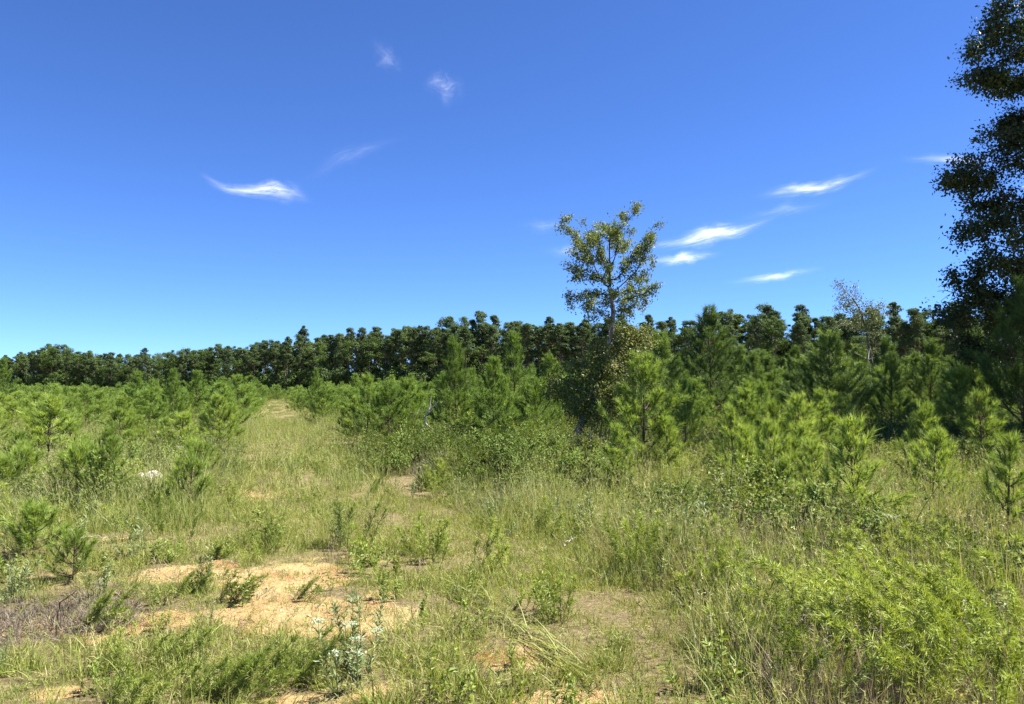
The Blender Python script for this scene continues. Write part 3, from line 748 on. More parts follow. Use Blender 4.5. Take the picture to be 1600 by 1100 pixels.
def thin_tree():
    r = np.random.default_rng(61); Y = 18.5
    foot = np.array(gpos(884, Y))
    tk = [foot - [0, 0, .15], W(886, 722, Y), W(890, 706, Y), W(903, 676, Y), W(916, 645, Y), W(930, 610, Y, .1), W(942, 575, Y, .15), W(952, 540, Y, .1), W(958, 510, Y), W(959, 488, Y), W(957, 470, Y), W(955, 450, Y)]
    tk = [np.array(p) for p in tk]
    fine = []
    for a, b in zip(tk[:-1], tk[1:]):
        m = max(2, int(np.linalg.norm(b - a) / .1))
        fine += [a + (b - a) * k / m for k in range(m)]
    fine.append(tk[-1])
    limbs = [([(957, 470), (935, 430), (905, 370), (876, 338)], 0.3), ([(957, 465), (945, 420), (925, 375), (915, 340)], -.5), ([(957, 460), (955, 400), (945, 345)], .2),
             ([(957, 455), (970, 395), (985, 350), (995, 326)], -.2), ([(957, 460), (985, 400), (1022, 358)], .4), ([(958, 470), (985, 425), (1020, 372)], -.4),
             ([(958, 475), (990, 450), (1012, 415)], .6), ([(958, 485), (990, 470), (1024, 440)], -.3), ([(958, 488), (980, 480), (1005, 465)], .5),
             ([(957, 470), (925, 440), (890, 412)], -.4), ([(957, 480), (925, 465), (892, 460)], .3), ([(957, 482), (935, 475), (905, 483)], -.6),
             ([(956, 460), (930, 410), (895, 385)], .7), ([(955, 450), (940, 400), (925, 360)], 1.), ([(956, 450), (965, 390), (965, 345)], -1.)]
    at = []
    for pts, dy in limbs:
        pp = [W(a, b, Y, dy * k / (len(pts) - 1)) for k, (a, b) in enumerate(pts)]
        at.append(line_attr(pp, 18, .04, r)); at.append(line_attr(pp[1:], 30, .13, r))
    C = W(953, 405, Y); q = rdir(60, r) * (r.random((60, 1)) ** .5) * np.array([.62, .6, .8]); at.append(C + q)
    C = W(965, 462, Y); q = rdir(34, r) * (r.random((34, 1)) ** .5) * np.array([.6, .5, .28]); at.append(C + q)
    at = np.concatenate(at)
    N, par = grow(fine, at, .1, 1.2, .14, r, 90)
    R, kids = radii(N, par, .0045, 2.1, .13)
    nf = len(fine)
    base = np.interp(np.arange(nf), [0, nf * .3, nf * .6, nf - 1], [.11, .085, .07, .045]); R[:nf] = base
    tr, br, cr, vi, dd = MB(), MB(), MB(), MB(), MB()
    polytube(tr, N[:nf] + np.cumsum(r.normal(size=(nf, 3)) * .002, 0), base, 8)
    R2 = R.copy(); R2[:nf] = 0; skeleton_mesh(br, N, par, R2, .0001, 9, 5)
    sel = np.where((R < .016) & (np.arange(len(N)) >= nf))[0]
    leaf_cloud(cr, N, sel, 50, .055, .058, r, .6, .42)
    # vine tangle round the lower trunk
    vc = [W(935, 600, Y, -.25), W(905, 615, Y, -.1), W(960, 585, Y, -.1), W(925, 640, Y, -.2), W(965, 625, Y, .1), W(900, 580, Y), W(945, 560, Y, -.1), W(985, 550, Y, .1), W(1010, 530, Y, .3), W(930, 545, Y, .1), W(870, 610, Y, .2)]
    vr = [.5, .45, .44, .42, .4, .36, .36, .4, .3, .32, .36]
    VP = np.concatenate([c + rdir(46, r) * (r.random((46, 1)) ** .45) * q for c, q in zip(vc, vr)])
    N2, par2 = grow(N[:nf][nf // 4:], VP, .1, 1.4, .14, r, 60, -.02)
    R3, _ = radii(N2, par2, .005, 2.2, .03)
    skeleton_mesh(dd, N2, par2, R3, .0001, 9, 4)
    leaf_cloud(vi, N2, np.arange(len(fine) - nf // 4, len(N2)), 34, .09, .066, r, .65)
    o = foot
    def sh(mb):
        mb.v = [v - o for v in mb.v]; return mb
    e = thing('thin_tree', (('trunk', sh(tr).mesh('trunk', B_pale, True)), ('crown', sh(cr).mesh('crown', M_gum)), ('branches', sh(br).mesh('branches', B_oak)),
                            ('vine_leaves', sh(vi).mesh('vine_leaves', M_vine)), ('vine_stems', sh(dd).mesh('vine_stems', B_dead))), tuple(o), 0, 1,
              'tall thin olive-leaved tree with pale leaning trunk and brownish vine tangle', 'tree')
thin_tree()

def spindly_tree():
    r = np.random.default_rng(77); Y = 30.0
    foot = np.array(gpos(1366, Y))
    tk = [foot, W(1366, 600, Y), W(1362, 560, Y), W(1358, 535, Y), W(1352, 505, Y), W(1344, 480, Y), W(1330, 460, Y)]
    fine = []
    for a, b in zip(tk[:-1], tk[1:]):
        m = max(2, int(np.linalg.norm(b - a) / .12)); fine += [a + (b - a) * k / m for k in range(m)]
    at = [line_attr([W(1345, 490, Y), W(1325, 465, Y, .2), W(1316, 438, Y, .3)], 34, .13, r), line_attr([W(1350, 500, Y), W(1345, 465, Y), W(1334, 445, Y, -.3)], 26, .13, r),
          line_attr([W(1352, 505, Y), W(1360, 480, Y), W(1362, 475, Y, -.3)], 20, .14, r), line_attr([W(1345, 490, Y), W(1320, 475, Y), W(1310, 466, Y)], 22, .1, r),
          line_attr([W(1352, 500, Y), W(1335, 490, Y, .3), W(1318, 482, Y, .5)], 22, .16, r), line_attr([W(1356, 515, Y), W(1375, 490, Y), W(1382, 478, Y)], 16, .12, r)]
    at.append(W(1348, 500, Y) + r.normal(size=(60, 3)) * np.array([.45, .4, .35]))
    at = np.concatenate(at)
    N, par = grow(fine, at, .12, 1.4, .16, r, 70)
    R, _ = radii(N, par, .006, 2.1, .06); nf = len(fine); R[:nf] = np.linspace(.06, .028, nf)
    tr, br, cr = MB(), MB(), MB()
    polytube(tr, N[:nf], R[:nf], 7); R2 = R.copy(); R2[:nf] = 0; skeleton_mesh(br, N, par, R2, .0001, 9, 4)
    leaf_cloud(cr, N, np.arange(nf, len(N)), 17, .1, .075, r, .6)
    for m in (tr, br, cr): m.v = [v - foot for v in m.v]
    thing('spindly_tree', (('trunk', tr.mesh('trunk', B_tall, True)), ('crown', cr.mesh('crown', M_pale)), ('branches', br.mesh('branches', B_tall))), tuple(foot), 0, 1,
          'sparse pale spindly tree rising above the right hand pines', 'tree')
spindly_tree()

def oak():
    r = np.random.default_rng(83); Y = 20.0
    foot = np.array(gpos(1745, Y + .5))
    px0 = 1745
    tk = [foot - [0, 0, .2]] + [W(px0 + k, p, Y, .5) for k, p in ((0, 640), (-4, 560), (-8, 470), (0, 380), (10, 290), (14, 200), (6, 100), (0, 0), (5, -90))]
    fine = []
    for a, b in zip(tk[:-1], tk[1:]):
        m = max(2, int(np.linalg.norm(b - a) / .22)); fine += [a + (b - a) * k / m for k in range(m)]
    #        px   py   dy   rx(px) ry(px)  count
    lobes = [(1592, 85, -.5, 72, 55, 90), (1545, 45, .3, 26, 28, 22), (1530, 105, -.6, 26, 24, 22), (1620, 160, .5, 60, 50, 70), (1600, 20, 0, 60, 45, 60),
             (1590, 225, -.4, 52, 40, 60), (1545, 270, .2, 58, 30, 55), (1500, 270, -.3, 26, 20, 20), (1590, 320, .6, 70, 40, 70), (1530, 360, -.4, 36, 26, 32), (1510, 300, .3, 26, 18, 16),
             (1600, 395, -.6, 80, 45, 80), (1545, 430, .3, 58, 34, 56), (1500, 455, -.2, 42, 26, 34), (1478, 488, .2, 26, 30, 24), (1560, 480, .7, 65, 35, 60), (1620, 470, -.4, 60, 50, 50),
             (1500, 500, .9, 30, 25, 20), (1530, 545, .9, 34, 40, 30), (1600, 550, 1.2, 50, 45, 40)]
    for k in range(26):    # the rest of the crown, outside the frame
        a = r.uniform(-1.2, 1.2); lobes.append((1745 + 30 + 190 * math.sin(a) + r.normal() * 40, r.uniform(-260, 480), r.uniform(-3, 3.5), 85, 65, 45))
    at = []
    u = Y / FPX
    for px, py, dy, rx, ry, n in lobes:
        at.append(W(px, py, Y, dy) + rdir(n, r) * (r.random((n, 1)) ** .45) * np.array([rx * u, rx * u * .95, ry * u]))
    at = np.concatenate(at)
    N, par = grow(fine, at, .2, 2.6, .26, r, 120, .0)
    R, _ = radii(N, par, .006, 2.25, .2); nf = len(fine); R[:nf] = np.linspace(.34, .06, nf)
    tr, br, cr = MB(), MB(), MB()
    polytube(tr, N[:nf], R[:nf], 10); R2 = R.copy(); R2[:nf] = 0; skeleton_mesh(br, N, par, R2, .0001, 9, 5)
    sel = np.where((R < .02) & (np.arange(len(N)) >= nf))[0]
    leaf_cloud(cr, N, sel, 105, .14, .098, r, .6, 1.25)
    print('oak tris', cr.tris(), len(N))
    for m in (tr, br, cr): m.v = [v - foot for v in m.v]
    thing('oak_tree', (('trunk', tr.mesh('trunk', B_oak, True)), ('crown', cr.mesh('crown', M_oak)), ('branches', br.mesh('branches', B_oak))), tuple(foot), 0, 1,
          'big dark oak whose leafy crown fills the right picture edge', 'tree')
oak()

# ------------------------------------------------------------------ grass and other ground cover
def tuft(seed, mat, n, h, spread, wid, lean=.45, bend=.5, segs=3, seeds=0, lean_dir=None):
    r = np.random.default_rng(seed); mb = MB()
    a = r.random(n) * 6.28; q = np.sqrt(r.random(n)) * spread
    P = np.column_stack([np.cos(a) * q, np.sin(a) * q, np.full(n, -.02)])
    a2 = a + r.normal(size=n) * .9; le = np.abs(r.normal(size=n)) * lean
    D = np.column_stack([np.cos(a2) * le, np.sin(a2) * le, np.ones(n)])
    if lean_dir is not None: D[:, :2] += np.array(lean_dir)
    L = h * r.uniform(.45, 1.1, n)
    blades(mb, P, D, L, wid * r.uniform(.7, 1.3, n), bend * r.uniform(.2, 1.2, n), segs, np.clip(r.beta(1.6, 2.0, n), 0, 1), r)
    if seeds:
        i = r.integers(0, n, seeds); Ps = P[i]; Ds = nrm(np.column_stack([r.normal(size=(seeds, 2)) * .18, np.ones(seeds)])); Ls = h * r.uniform(.9, 1.45, seeds)
        blades(mb, Ps, Ds, Ls, wid * .55, .12, 3, np.full(seeds, .85), r)
        k = 7
        tp = np.repeat(Ps + Ds * (Ls * .86)[:, None], k, 0) + np.repeat(Ds, k, 0) * (r.random(seeds * k) * np.repeat(Ls, k) * .14)[:, None]
        blades(mb, tp, np.repeat(Ds, k, 0) + r.normal(size=(seeds * k, 3)) * .5, .022 + .016 * r.random(seeds * k), min(wid * .6, .0045), .2, 1, r.uniform(.75, 1, seeds * k), r)
    return mb.mesh('grass_tuft', mat)

def stemmed(seed, mat, h, nst, spread, kind, lean=(0, 0), stem_mat=None, wid=.0062):
    """weed with stems carrying feathery, leafy or flowering growth; returns parts"""
    r = np.random.default_rng(seed); lf, sts, heads = MB(), [], []
    for s in range(nst):
        a = r.random() * 6.28; q = spread * math.sqrt(r.random())
        p = np.array([math.cos(a) * q * .5, math.sin(a) * q * .5, -.03]); L = h * r.uniform(.6, 1.1)
        d = nrm(np.array([math.cos(a) * .3 * spread / h + lean[0] + r.normal() * .13, math.sin(a) * .3 * spread / h + lean[1] + r.normal() * .13, 1.]))
        pts = [p]; dd = d.copy(); m = 8
        for i in range(m):
            dd = nrm(dd + np.array([lean[0], lean[1], -.0]) * .10 + r.normal(size=3) * .05)
            pts.append(pts[-1] + dd * L / m)
        pts = np.array(pts); rad = np.linspace(.0045, .0015, m + 1) * (.6 + h * .6)
        st = MB(); polytube(st, pts, rad, 5); sts.append(st)
        if kind == 'feather':
            nb = int(52 * L / .6); u = r.uniform(.1, .97, nb) * m; i = np.minimum(u.astype(int), m - 1)
            P = pts[i] + (pts[i + 1] - pts[i]) * (u - i)[:, None]; D = nrm(np.diff(pts, axis=0))[i]
            pp = nrm(np.cross(D, rdir(nb, r))); an = np.radians(r.uniform(25, 60, nb))[:, None]
            bd = D * np.cos(an) + pp * np.sin(an) + np.array([0, 0, .25]); bl = (.03 + .075 * (1 - u / m)) * r.uniform(.5, 1.3, nb) * (.5 + .7 * h)
            P = np.concatenate([P, pts[-2:-1]]); bd = nrm(np.concatenate([bd, (pts[-1] - pts[-2])[None]])); bl = np.append(bl, L / m * 1.1); ub = np.append(u / m, 1.0)
            k = 9; t2 = r.random((len(P), k)) ** .8
            Pn = (P[:, None] + bd[:, None] * (t2 * bl[:, None])[..., None]).reshape(-1, 3); Dn = np.repeat(bd, k, 0); n = len(Pn)
            pp = nrm(np.cross(Dn, rdir(n, r))); an = np.radians(r.uniform(10, 55, n))[:, None]
            blades(lf, Pn, Dn * np.cos(an) + pp * np.sin(an), .05 * r.uniform(.5, 1.2, n) * (.6 + .6 * h), wid, .1, 1, np.clip(.25 + .45 * np.repeat(ub, k) * t2.ravel() + r.normal(size=n) * .17 + .1, 0, 1), r)
        elif kind == 'leafy':
            n = int(64 * L / .6); u = (r.uniform(.1, 1.0, n)) * m; i = np.minimum(u.astype(int), m - 1)
            P = pts[i] + (pts[i + 1] - pts[i]) * (u - i)[:, None]; D = nrm(np.diff(pts, axis=0))[i]
            pp = nrm(np.cross(D, rdir(n, r)))
            leaves(lf, P, pp * .9 + D * r.uniform(.1, .8, n)[:, None], D + .5 * rdir(n, r), (.055 + .02 * r.random(n)) * (.55 + .6 * h), .38, None, r)
        else:
            n = int(46 * L / .6); u = (r.uniform(.05, .85, n)) * m; i = np.minimum(u.astype(int), m - 1)
            P = pts[i] + (pts[i + 1] - pts[i]) * (u - i)[:, None]; D = nrm(np.diff(pts, axis=0))[i]
            pp = nrm(np.cross(D, rdir(n, r)))
            leaves(lf, P, pp * .7 + D * .6, D + .5 * rdir(n, r), (.06 + .03 * r.random(n)), .2, None, r)
            if kind == 'flower':
                k = 60; a = r.random(k) * 6.28; q = .042 * np.sqrt(r.random(k))
                P = pts[-1] + np.column_stack([np.cos(a) * q, np.sin(a) * q, .012 - q * .25 + r.normal(size=k) * .006])
                fl = MB(); heads.append(fl); leaves(fl, P, rdir(k, r) * [1, 1, .4], np.array([0, 0, 1.]) + .5 * rdir(k, r), .013, .9, None, r)
    parts = [('stem', m.mesh('stem', stem_mat or M_stem)) + ((('flower_head', heads[q].mesh('flower_head', M_flower)),) if heads else ()) for q, m in enumerate(sts)] + [('leaves', lf.mesh('leaves', mat))]
    return parts

G_short = [tuft(500 + i, M_grass, 26, .13, .12, .0068, .8, .8, 3, 0) for i in range(5)] + [tuft(506 + i, M_grass, 24, .19, .10, .0065, .5, .6, 3, 4) for i in range(3)]
G_med = [tuft(510 + i, M_tall, 34, .40, .14, .0085, .45, .6, 3, 5) for i in range(5)]
G_tall = [tuft(520 + i, M_tall, 48, .62, .24, .012, .4, .45, 3, 9) for i in range(5)]
G_dry = [tuft(530 + i, M_dry, 40, .5, .18, .0065, .35, .3, 3, 8) for i in range(3)]
G_dead = [tuft(535 + i, M_dry, 26, .09, .14, .006, 1.6, .8, 2, 0) for i in range(3)]
G_lit = [tuft(537 + i, M_litter, 34, .10, .15, .006, 1.4, .8, 2, 0) for i in range(3)]
G_far = [tuft(540 + i, M_tall, 70, .5, .6, .03, .35, .4, 2, 6) for i in range(4)]
W_fea = [join_meshes(stemmed(550 + i, M_fennel if i else M_weed, .45, 5, .3, 'feather', (-.15, 0), None, .0045)) for i in range(3)]
W_leaf = [join_meshes(stemmed(560 + i, M_weed, .32, 5, .28, 'leafy')) for i in range(4)]
W_blue = [join_meshes(stemmed(570 + i, M_blue, .5, 5, .25, 'narrow')) for i in range(3)]
def brush(seed, mat, rad, h, nst, size, nl=34):
    """many arching stems with small leaves along them; returns stem and leaf meshes"""
    r = np.random.default_rng(seed); st, lf = MB(), MB(); m = 6
    for k in range(nst):
        a = r.random() * 6.28; q = rad * .35 * math.sqrt(r.random()); L = h * r.uniform(.55, 1.3); o = r.uniform(.1, 1.0) * rad / h
        p = np.array([math.cos(a) * q, math.sin(a) * q, -.04]); d = nrm(np.array([math.cos(a) * o + r.normal() * .2, math.sin(a) * o + r.normal() * .2, 1.])); pts = [p]
        for i in range(m):
            d = nrm(d + np.array([math.cos(a) * .12, math.sin(a) * .12, -.07]) + r.normal(size=3) * .11); pts.append(pts[-1] + d * L / m)
        pts = np.array(pts); rad_ = np.linspace(.007, .002, m + 1); tubes(st, pts[:-1], pts[1:], rad_[:-1], rad_[1:], 4, r.random())
        u = r.uniform(.2, 1, nl) ** .8 * m; i = np.minimum(u.astype(int), m - 1)
        P = pts[i] + (pts[i + 1] - pts[i]) * (u - i)[:, None] + r.normal(size=(nl, 3)) * .035; D = nrm(np.diff(pts, axis=0))[i]
        leaves(lf, P, nrm(np.cross(D, rdir(nl, r))) + D * .5, D + .6 * rdir(nl, r) + [0, 0, .3], size * r.uniform(.6, 1.3, nl), .5, np.clip(.2 + .5 * u / m + r.normal(size=nl) * .2, 0, 1), r)
    return (('stems', st.mesh('stems', B_oak)), ('leaves', lf.mesh('leaves', mat)))
SHR = [join_meshes(brush(580 + i, M_shrub, .5, .8, 34, .055)) for i in range(3)] + [join_meshes(brush(584, M_weed, .5, .75, 34, .05))]

STONE = gpos(237, 14.6)
CLEAR = [(STONE[0] + .35, STONE[1] - .9, .38, 1.05)]
def sample(n, y0, y1, x_lim=None, margin=160, p=1.0):
    """points over the strip of ground in view, evenly by area"""
    y = np.sqrt(r.random(n) * (y1 ** 2 - y0 ** 2) + y0 ** 2)
    half = (800 + margin) / FPX * y
    return (r.random(n) * 2 - 1) * half, y
def put(name, x, y, keep, protos, s, label, cat, tilt=.12):
    for cx, cy, rx, ry in CLEAR: keep = keep & (((x - cx) / rx) ** 2 + ((y - cy) / ry) ** 2 > 1)
    x, y = x[keep], y[keep]; s = np.broadcast_to(s, keep.shape)[keep]; n = len(x)
    scatter(name, np.column_stack([x, y, hgt(x, y)]), np.column_stack([r.normal(size=(n, 2)) * tilt, r.random(n) * 6.28]), s, protos, label, cat, r)
    print(name, n)
def track(x, y): return np.abs(x - path_x(y)) / 1.3            # <1 on the grassy track
def right_rough(x, y):                                        # 0 in the open foreground, 1 in the rough growth to the right
    px = 800 + x / y * FPX
    edge = np.interp(y, [4, 5, 7, 9, 12, 16, 22, 40], [1130, 1040, 950, 830, 670, 570, 510, 450])
    return np.clip((px - edge) / 130, 0, 1)
def left_rough(x, y):
    return np.clip((path_x(y) - .9 - x) / 1.4, 0, 1) * np.clip((y - 8.5) / 3.5, 0, 1)

def litter(x, y): return np.clip(1.6 * np.exp(-(((x + 3.95) / .75) ** 2 + ((y - 6.25) / .55) ** 2)), 0, 1)
def fen(x, y): return np.clip((800 + x / y * FPX - 1250) / 80, 0, 1) * np.clip((6.6 - y) / .6, 0, 1)
# short grass over the open foreground and track
def zone(f, seed, lo, hi, x, y):
    return np.clip((vnoise(x, y, f, seed) * .7 + vnoise(x, y, f * 2.3, seed + 50) * .3 - lo) / (hi - lo), 0, 1)
x, y = sample(17000, 3.2, 13, margin=120)
b = bare(x, y); nz = vnoise(x, y, 1.1, 21) * .6 + vnoise(x, y, 2.9, 41) * .4; rr = right_rough(x, y)
put('short_grass', x, y, (r.random(len(x)) < (1.1 - 2.2 * b) * np.clip(-.12 + 1.75 * nz, 0, 1.2)) & (b < .5) & (r.random(len(x)) > .85 * litter(x, y)) & (r.random(len(x)) > .6 * fen(x, y)), G_short, r.uniform(.55, 1.3, len(x)) * (1 - .45 * np.clip(b * 2, 0, 1)) * (.42 + .85 * nz) * (1 + .35 * rr),
    'short yellow green grass over the open foreground', 'grass', .25)
x, y = sample(9000, 3.6, 10, margin=60); b = bare(x, y)
put('sand_grass', x, y, (b > .25) & (r.random(len(x)) < .75), G_short[:4] + G_lit, r.uniform(.2, .75, len(x)), 'scattered tiny grass shoots and dead bits on the bare sand', 'grass', .4)
x, y = sample(22000, 13, 45)
put('track_grass', x, y, (track(x, y) < 1.25 + .4 * vnoise(x, y, .5, 22)) & (bare(x, y) < .75), G_short + G_med[:2], r.uniform(.9, 1.6, len(x)),
    'pale green grass covering the track between the pines', 'grass', .2)
# medium grass in the rougher ground, in patches between the weeds
x, y = sample(13000, 3.4, 17)
rr = np.maximum(right_rough(x, y), left_rough(x, y)); b = bare(x, y)
put('rough_grass', x, y, (r.random(len(x)) < (.04 + .8 * rr) * (.15 + zone(.75, 23, .35, .7, x, y))) & (b < .3), G_med, r.uniform(.5, 1.6, len(x)) * (.6 + .4 * rr) * (1 - .4 * fen(x, y)),
    'medium high pale grass in the rougher ground', 'grass', .25)
x, y = sample(17000, 9, 40)
rr = np.maximum(right_rough(x, y), left_rough(x, y))
put('tall_grass', x, y, (r.random(len(x)) < rr * (.06 + .75 * zone(.42, 24, .38, .68, x, y))), G_tall, r.uniform(.45, 1.25, len(x)), 'tall pale grass between and before the young pines', 'grass', .2)
x, y = sample(24000, 36, 160)
tk = track(x, y)
put('far_grass', x, y, (tk < 22) & (r.random(len(x)) < .9), G_far, np.where(tk < 1.3, .45, r.uniform(.6, 1.15, len(x))), 'distant pale grass among the far pine rows', 'grass', .1)
def pebble(seed, mat):
    import bmesh
    r = np.random.default_rng(seed); bm = bmesh.new(); bmesh.ops.create_icosphere(bm, subdivisions=1, radius=1)
    mb = MB(); V = np.array([v.co[:] for v in bm.verts]); F = np.array([[v.index for v in f.verts] for f in bm.faces]); bm.free()
    mb.add(V * r.uniform(.6, 1.2, (len(V), 1)) * np.array([.012, .009, .006]), F, r.random()); return mb.mesh('pebble', mat)
M_peb = plant_mat('soil clods and pebbles', [(0.20, 0.14, 0.08), (0.38, 0.29, 0.16), (0.52, 0.43, 0.27)], 0.0, 0.9, 0.1, 0.9)
PEB = [pebble(700 + i, M_peb) for i in range(5)]
x, y = sample(26000, 3.8, 10, margin=40)
put('soil_clods', x, y, (bare(x, y) > .16) & (r.random(len(x)) < .5 * vnoise(x, y, 3.0, 77) ** 2), PEB, r.uniform(.3, 1.0, len(x)) ** 2 * 1.9, 'small clods and pebbles strewn over the bare sand', 'pebbles', .5)
# dry straw patches
x, y = sample(9000, 3.6, 26)
rr = np.maximum(right_rough(x, y), left_rough(x, y))
put('dry_grass', x, y, (r.random(len(x)) < (.12 + .85 * rr) * zone(.6, 25, .5, .7, x, y)) & (bare(x, y) < .5), G_dry, r.uniform(.5, 1.1, len(x)) * (.5 + .5 * rr), 'dry straw coloured grass in patches', 'dry grass', .25)
x, y = sample(9000, 3.4, 14)
b = bare(x, y); lit = litter(x, y)
put('dead_litter', x, y, (r.random(len(x)) < .16) & (b < .45), G_dead, r.uniform(.5, 1.2, len(x)), 'flattened dead brown grass litter on the soil', 'dry grass', .3)
x = r.normal(size=900) * .75 - 3.75; y = r.normal(size=900) * .42 + 6.25
put('grey_litter', x, y, (litter(x, y) > .2) & (y > 4.5), G_lit, r.uniform(.5, 1.25, len(x)), 'patch of grey brown dead plant litter at the lower left', 'dead litter', .35)
# weeds too many to count among the grass
x, y = sample(7000, 3.6, 20)
rr = np.maximum(right_rough(x, y), left_rough(x, y)); b = bare(x, y)
put('feathery_weeds', x, y, (r.random(len(x)) < (.03 + .5 * rr) * zone(.55, 26, .46, .66, x, y)) & (b < .25), W_fea, r.uniform(.5, 1.4, len(x)), 'feathery yellow green weeds among the rough grass', 'weeds', .25)
x, y = sample(8000, 3.6, 22)
rr = np.maximum(right_rough(x, y), left_rough(x, y)); b = bare(x, y)
put('leafy_weeds', x, y, (r.random(len(x)) < (.22 + .6 * rr) * zone(.8, 27, .42, .7, x, y)) & (b < .3), W_leaf, r.uniform(.4, 1.2, len(x)), 'small leafy green weeds among the grass', 'weeds', .25)
x, y = sample(5000, 5, 26)
rr = np.maximum(right_rough(x, y), left_rough(x, y)); b = bare(x, y)
put('grey_green_weeds', x, y, (r.random(len(x)) < (.12 + .5 * rr) * zone(.6, 28, .5, .75, x, y)) & (b < .25), W_blue, r.uniform(.4, 1.1, len(x)), 'greyish green narrow leaved weeds among the grass', 'weeds', .25)
x, y = sample(4200, 6, 22)
rr = np.maximum(right_rough(x, y), left_rough(x, y) * .6)
put('low_bushes', x, y, (r.random(len(x)) < rr * np.where(y < 15.5, .22, .6) * zone(.5, 29, .47, .7, x, y)), SHR, r.uniform(.5, 1.15, len(x)), 'low dark green bushy growth in the rough ground', 'undergrowth', .2)
# thicket under the right stand and pine rows
x, y = sample(3000, 19, 60)
px = 800 + x / y * FPX
put('undergrowth', x, y, (track(x, y) > 1.6) & (r.random(len(x)) < .5) & ((px > 600) | ((y > 30) & (r.random(len(x)) < .2))), SHR, r.uniform(.6, 1.5, len(x)), 'low leafy undergrowth between the young pines', 'undergrowth', .1)

# ------------------------------------------------------------------ single shrubs and weeds that stand out
def shrub(px, Y, rad, h, label, seed, n=5200, size=.05, mat=None):
    thing('shrub', brush(seed, mat or M_shrub, rad, h * .95, int(70 + 50 * rad), size * 1.15, 90), gpos(px, Y), 0, 1, label, 'shrub', 'shrubs in the brushy mound')
shrub(835, 15.0, .75, 1.1, 'dark leafy shrub at the foot of the pale leaning trunk', 601, 7500)
shrub(925, 13.6, .6, .5, 'low shrub in front of the pale trunk, to its right', 602)
shrub(790, 15.6, .75, 1.0, 'dusky shrub on the left shoulder of the brushy mound', 603)
shrub(700, 16.6, .75, .85, 'low shrub at the left end of the brushy mound', 604)
shrub(640, 19, .8, 1.0, 'shrub beneath the leaning dead stem', 605)
shrub(1050, 12.2, .5, .5, 'small shrub in the grass below the bushy pine', 606)
shrub(830, 12.9, .55, .6, 'low shrub at the near foot of the brushy mound', 607)
shrub(1545, 7.4, .6, .55, 'dark shrub behind the feathery weeds at right', 608, 6000, .05)
shrub(1420, 16, .8, .7, 'shrub in the shade below the right hand pines', 609)
shrub(1110, 19, .9, .8, 'dark shrub in the shade of the right stand', 610)
shrub(945, 17.2, .6, .9, 'yellowish shrub between pale trunk and bushy pine', 611, 5000, .05, M_gum)
shrub(785, 14.3, .85, 1.15, 'tall tangled shrub at the heart of the brushy mound', 613, 6000, .055)
shrub(872, 13.9, .7, .95, 'dark shrub nearest the camera before the pale leaning trunk', 614, 6000, .055)
shrub(735, 17.4, .8, 1.2, 'tall shrub where the brushy mound meets the middle pine rows', 615, 6000, .055)
shrub(620, 16.2, .45, .5, 'small shrub at the track edge', 612)

F1 = [stemmed(620 + i, M_fennel, .9, 7, .6, 'feather', (-.6, .1), None, .0062) for i in range(3)]
F2 = [stemmed(625 + i, M_fennel, .6, 7, .4, 'feather', (.25, -.1)) for i in range(2)]
F3 = [stemmed(630 + i, M_weed, .42, 12, .3, 'feather', (.6, -.05), None, .004) for i in range(3)]
FLW = [stemmed(640 + i, M_blue, .42, 6, .25, 'flower') for i in range(2)]
BLU = [stemmed(645 + i, M_blue, .75, 7, .25, 'narrow') for i in range(2)]
LFY = [stemmed(650 + i, M_weed, .45, 8, .3, 'leafy') for i in range(3)]
def weed(name, ps, px, py, s, label, group, rz=None, k=0):
    Y = gy(py)
    thing(name, ps[k % len(ps)], gpos(px, Y), r.normal() * .45 if rz is None else rz, s, label, 'weed', group)
big = [(1320, 1085, .8, 'near left side of'), (1370, 1050, 1.0, 'left middle of'), (1450, 1085, 1.05, 'bottom middle of'), (1540, 1060, 1.1, 'right middle of'), (1590, 1090, 1.0, 'bottom right corner of'), (1500, 1010, 1.0, 'bushy heart of'),
       (1405, 990, .95, 'upper left of'), (1560, 990, 1.05, 'upper right of'), (1270, 1075, .6, 'outermost left end of'), (1330, 1010, .9, 'upper left fringe of'), (1470, 1060, .95, 'centre front of'), (1440, 1020, 1.0, 'middle of')]
for k, (a, b_, s, wh) in enumerate(big):
    weed('feathery_weed', F1 if k % 4 else F2, a, b_, s, 'arching feathery yellow green weed, %s the lower right clump' % wh, 'feathery weeds in the lower right clump', None, k)
tufts = [(440, 1050, 1.0, 'dense leaning green weed left of the pale flowering weed'), (380, 1075, 1.0, 'leaning green weed at the bottom left of the sand'), (300, 1080, .95, 'green weed clump at the bottom edge, lower left'),
         (210, 1085, .9, 'green weed clump right of the little orange soil patch'), (165, 970, .95, 'upright weed with slanting stems beside the dead litter'), (290, 925, .7, 'small weed on the pale sand left of the main patch'),
         (365, 935, .75, 'weed at the left edge of the sand patch'), (475, 935, .55, 'lone twiggy weed in the middle of the sand patch'), (250, 1030, .9, 'leaning weed in the lower left grass'), (345, 870, .6, 'arching weed above the sand patch')]
for k, (a, b_, s, lb) in enumerate(tufts): weed('leaning_weed', F3, a, b_, s, lb, 'leaning green weeds round the sand', None, k)
weed('pale_flowering_weed', FLW, 548, 1062, 1.0, 'weed with flat pale whitish flower heads at the bottom of the sand', 'pale flowering weeds')
weed('pale_flowering_weed', FLW, 300, 742, 1.6, 'pale flowering weed beside the left pine rows', 'pale flowering weeds', None, 1)
weed('pale_flowering_weed', FLW, 1375, 880, 1.2, 'pale domed flowering weed below the bare-stemmed sapling', 'pale flowering weeds', None, 1)
weed('grey_green_weed', BLU, 565, 1040, .75, 'grey green upright weed behind the pale flowering weed', 'grey green weeds')
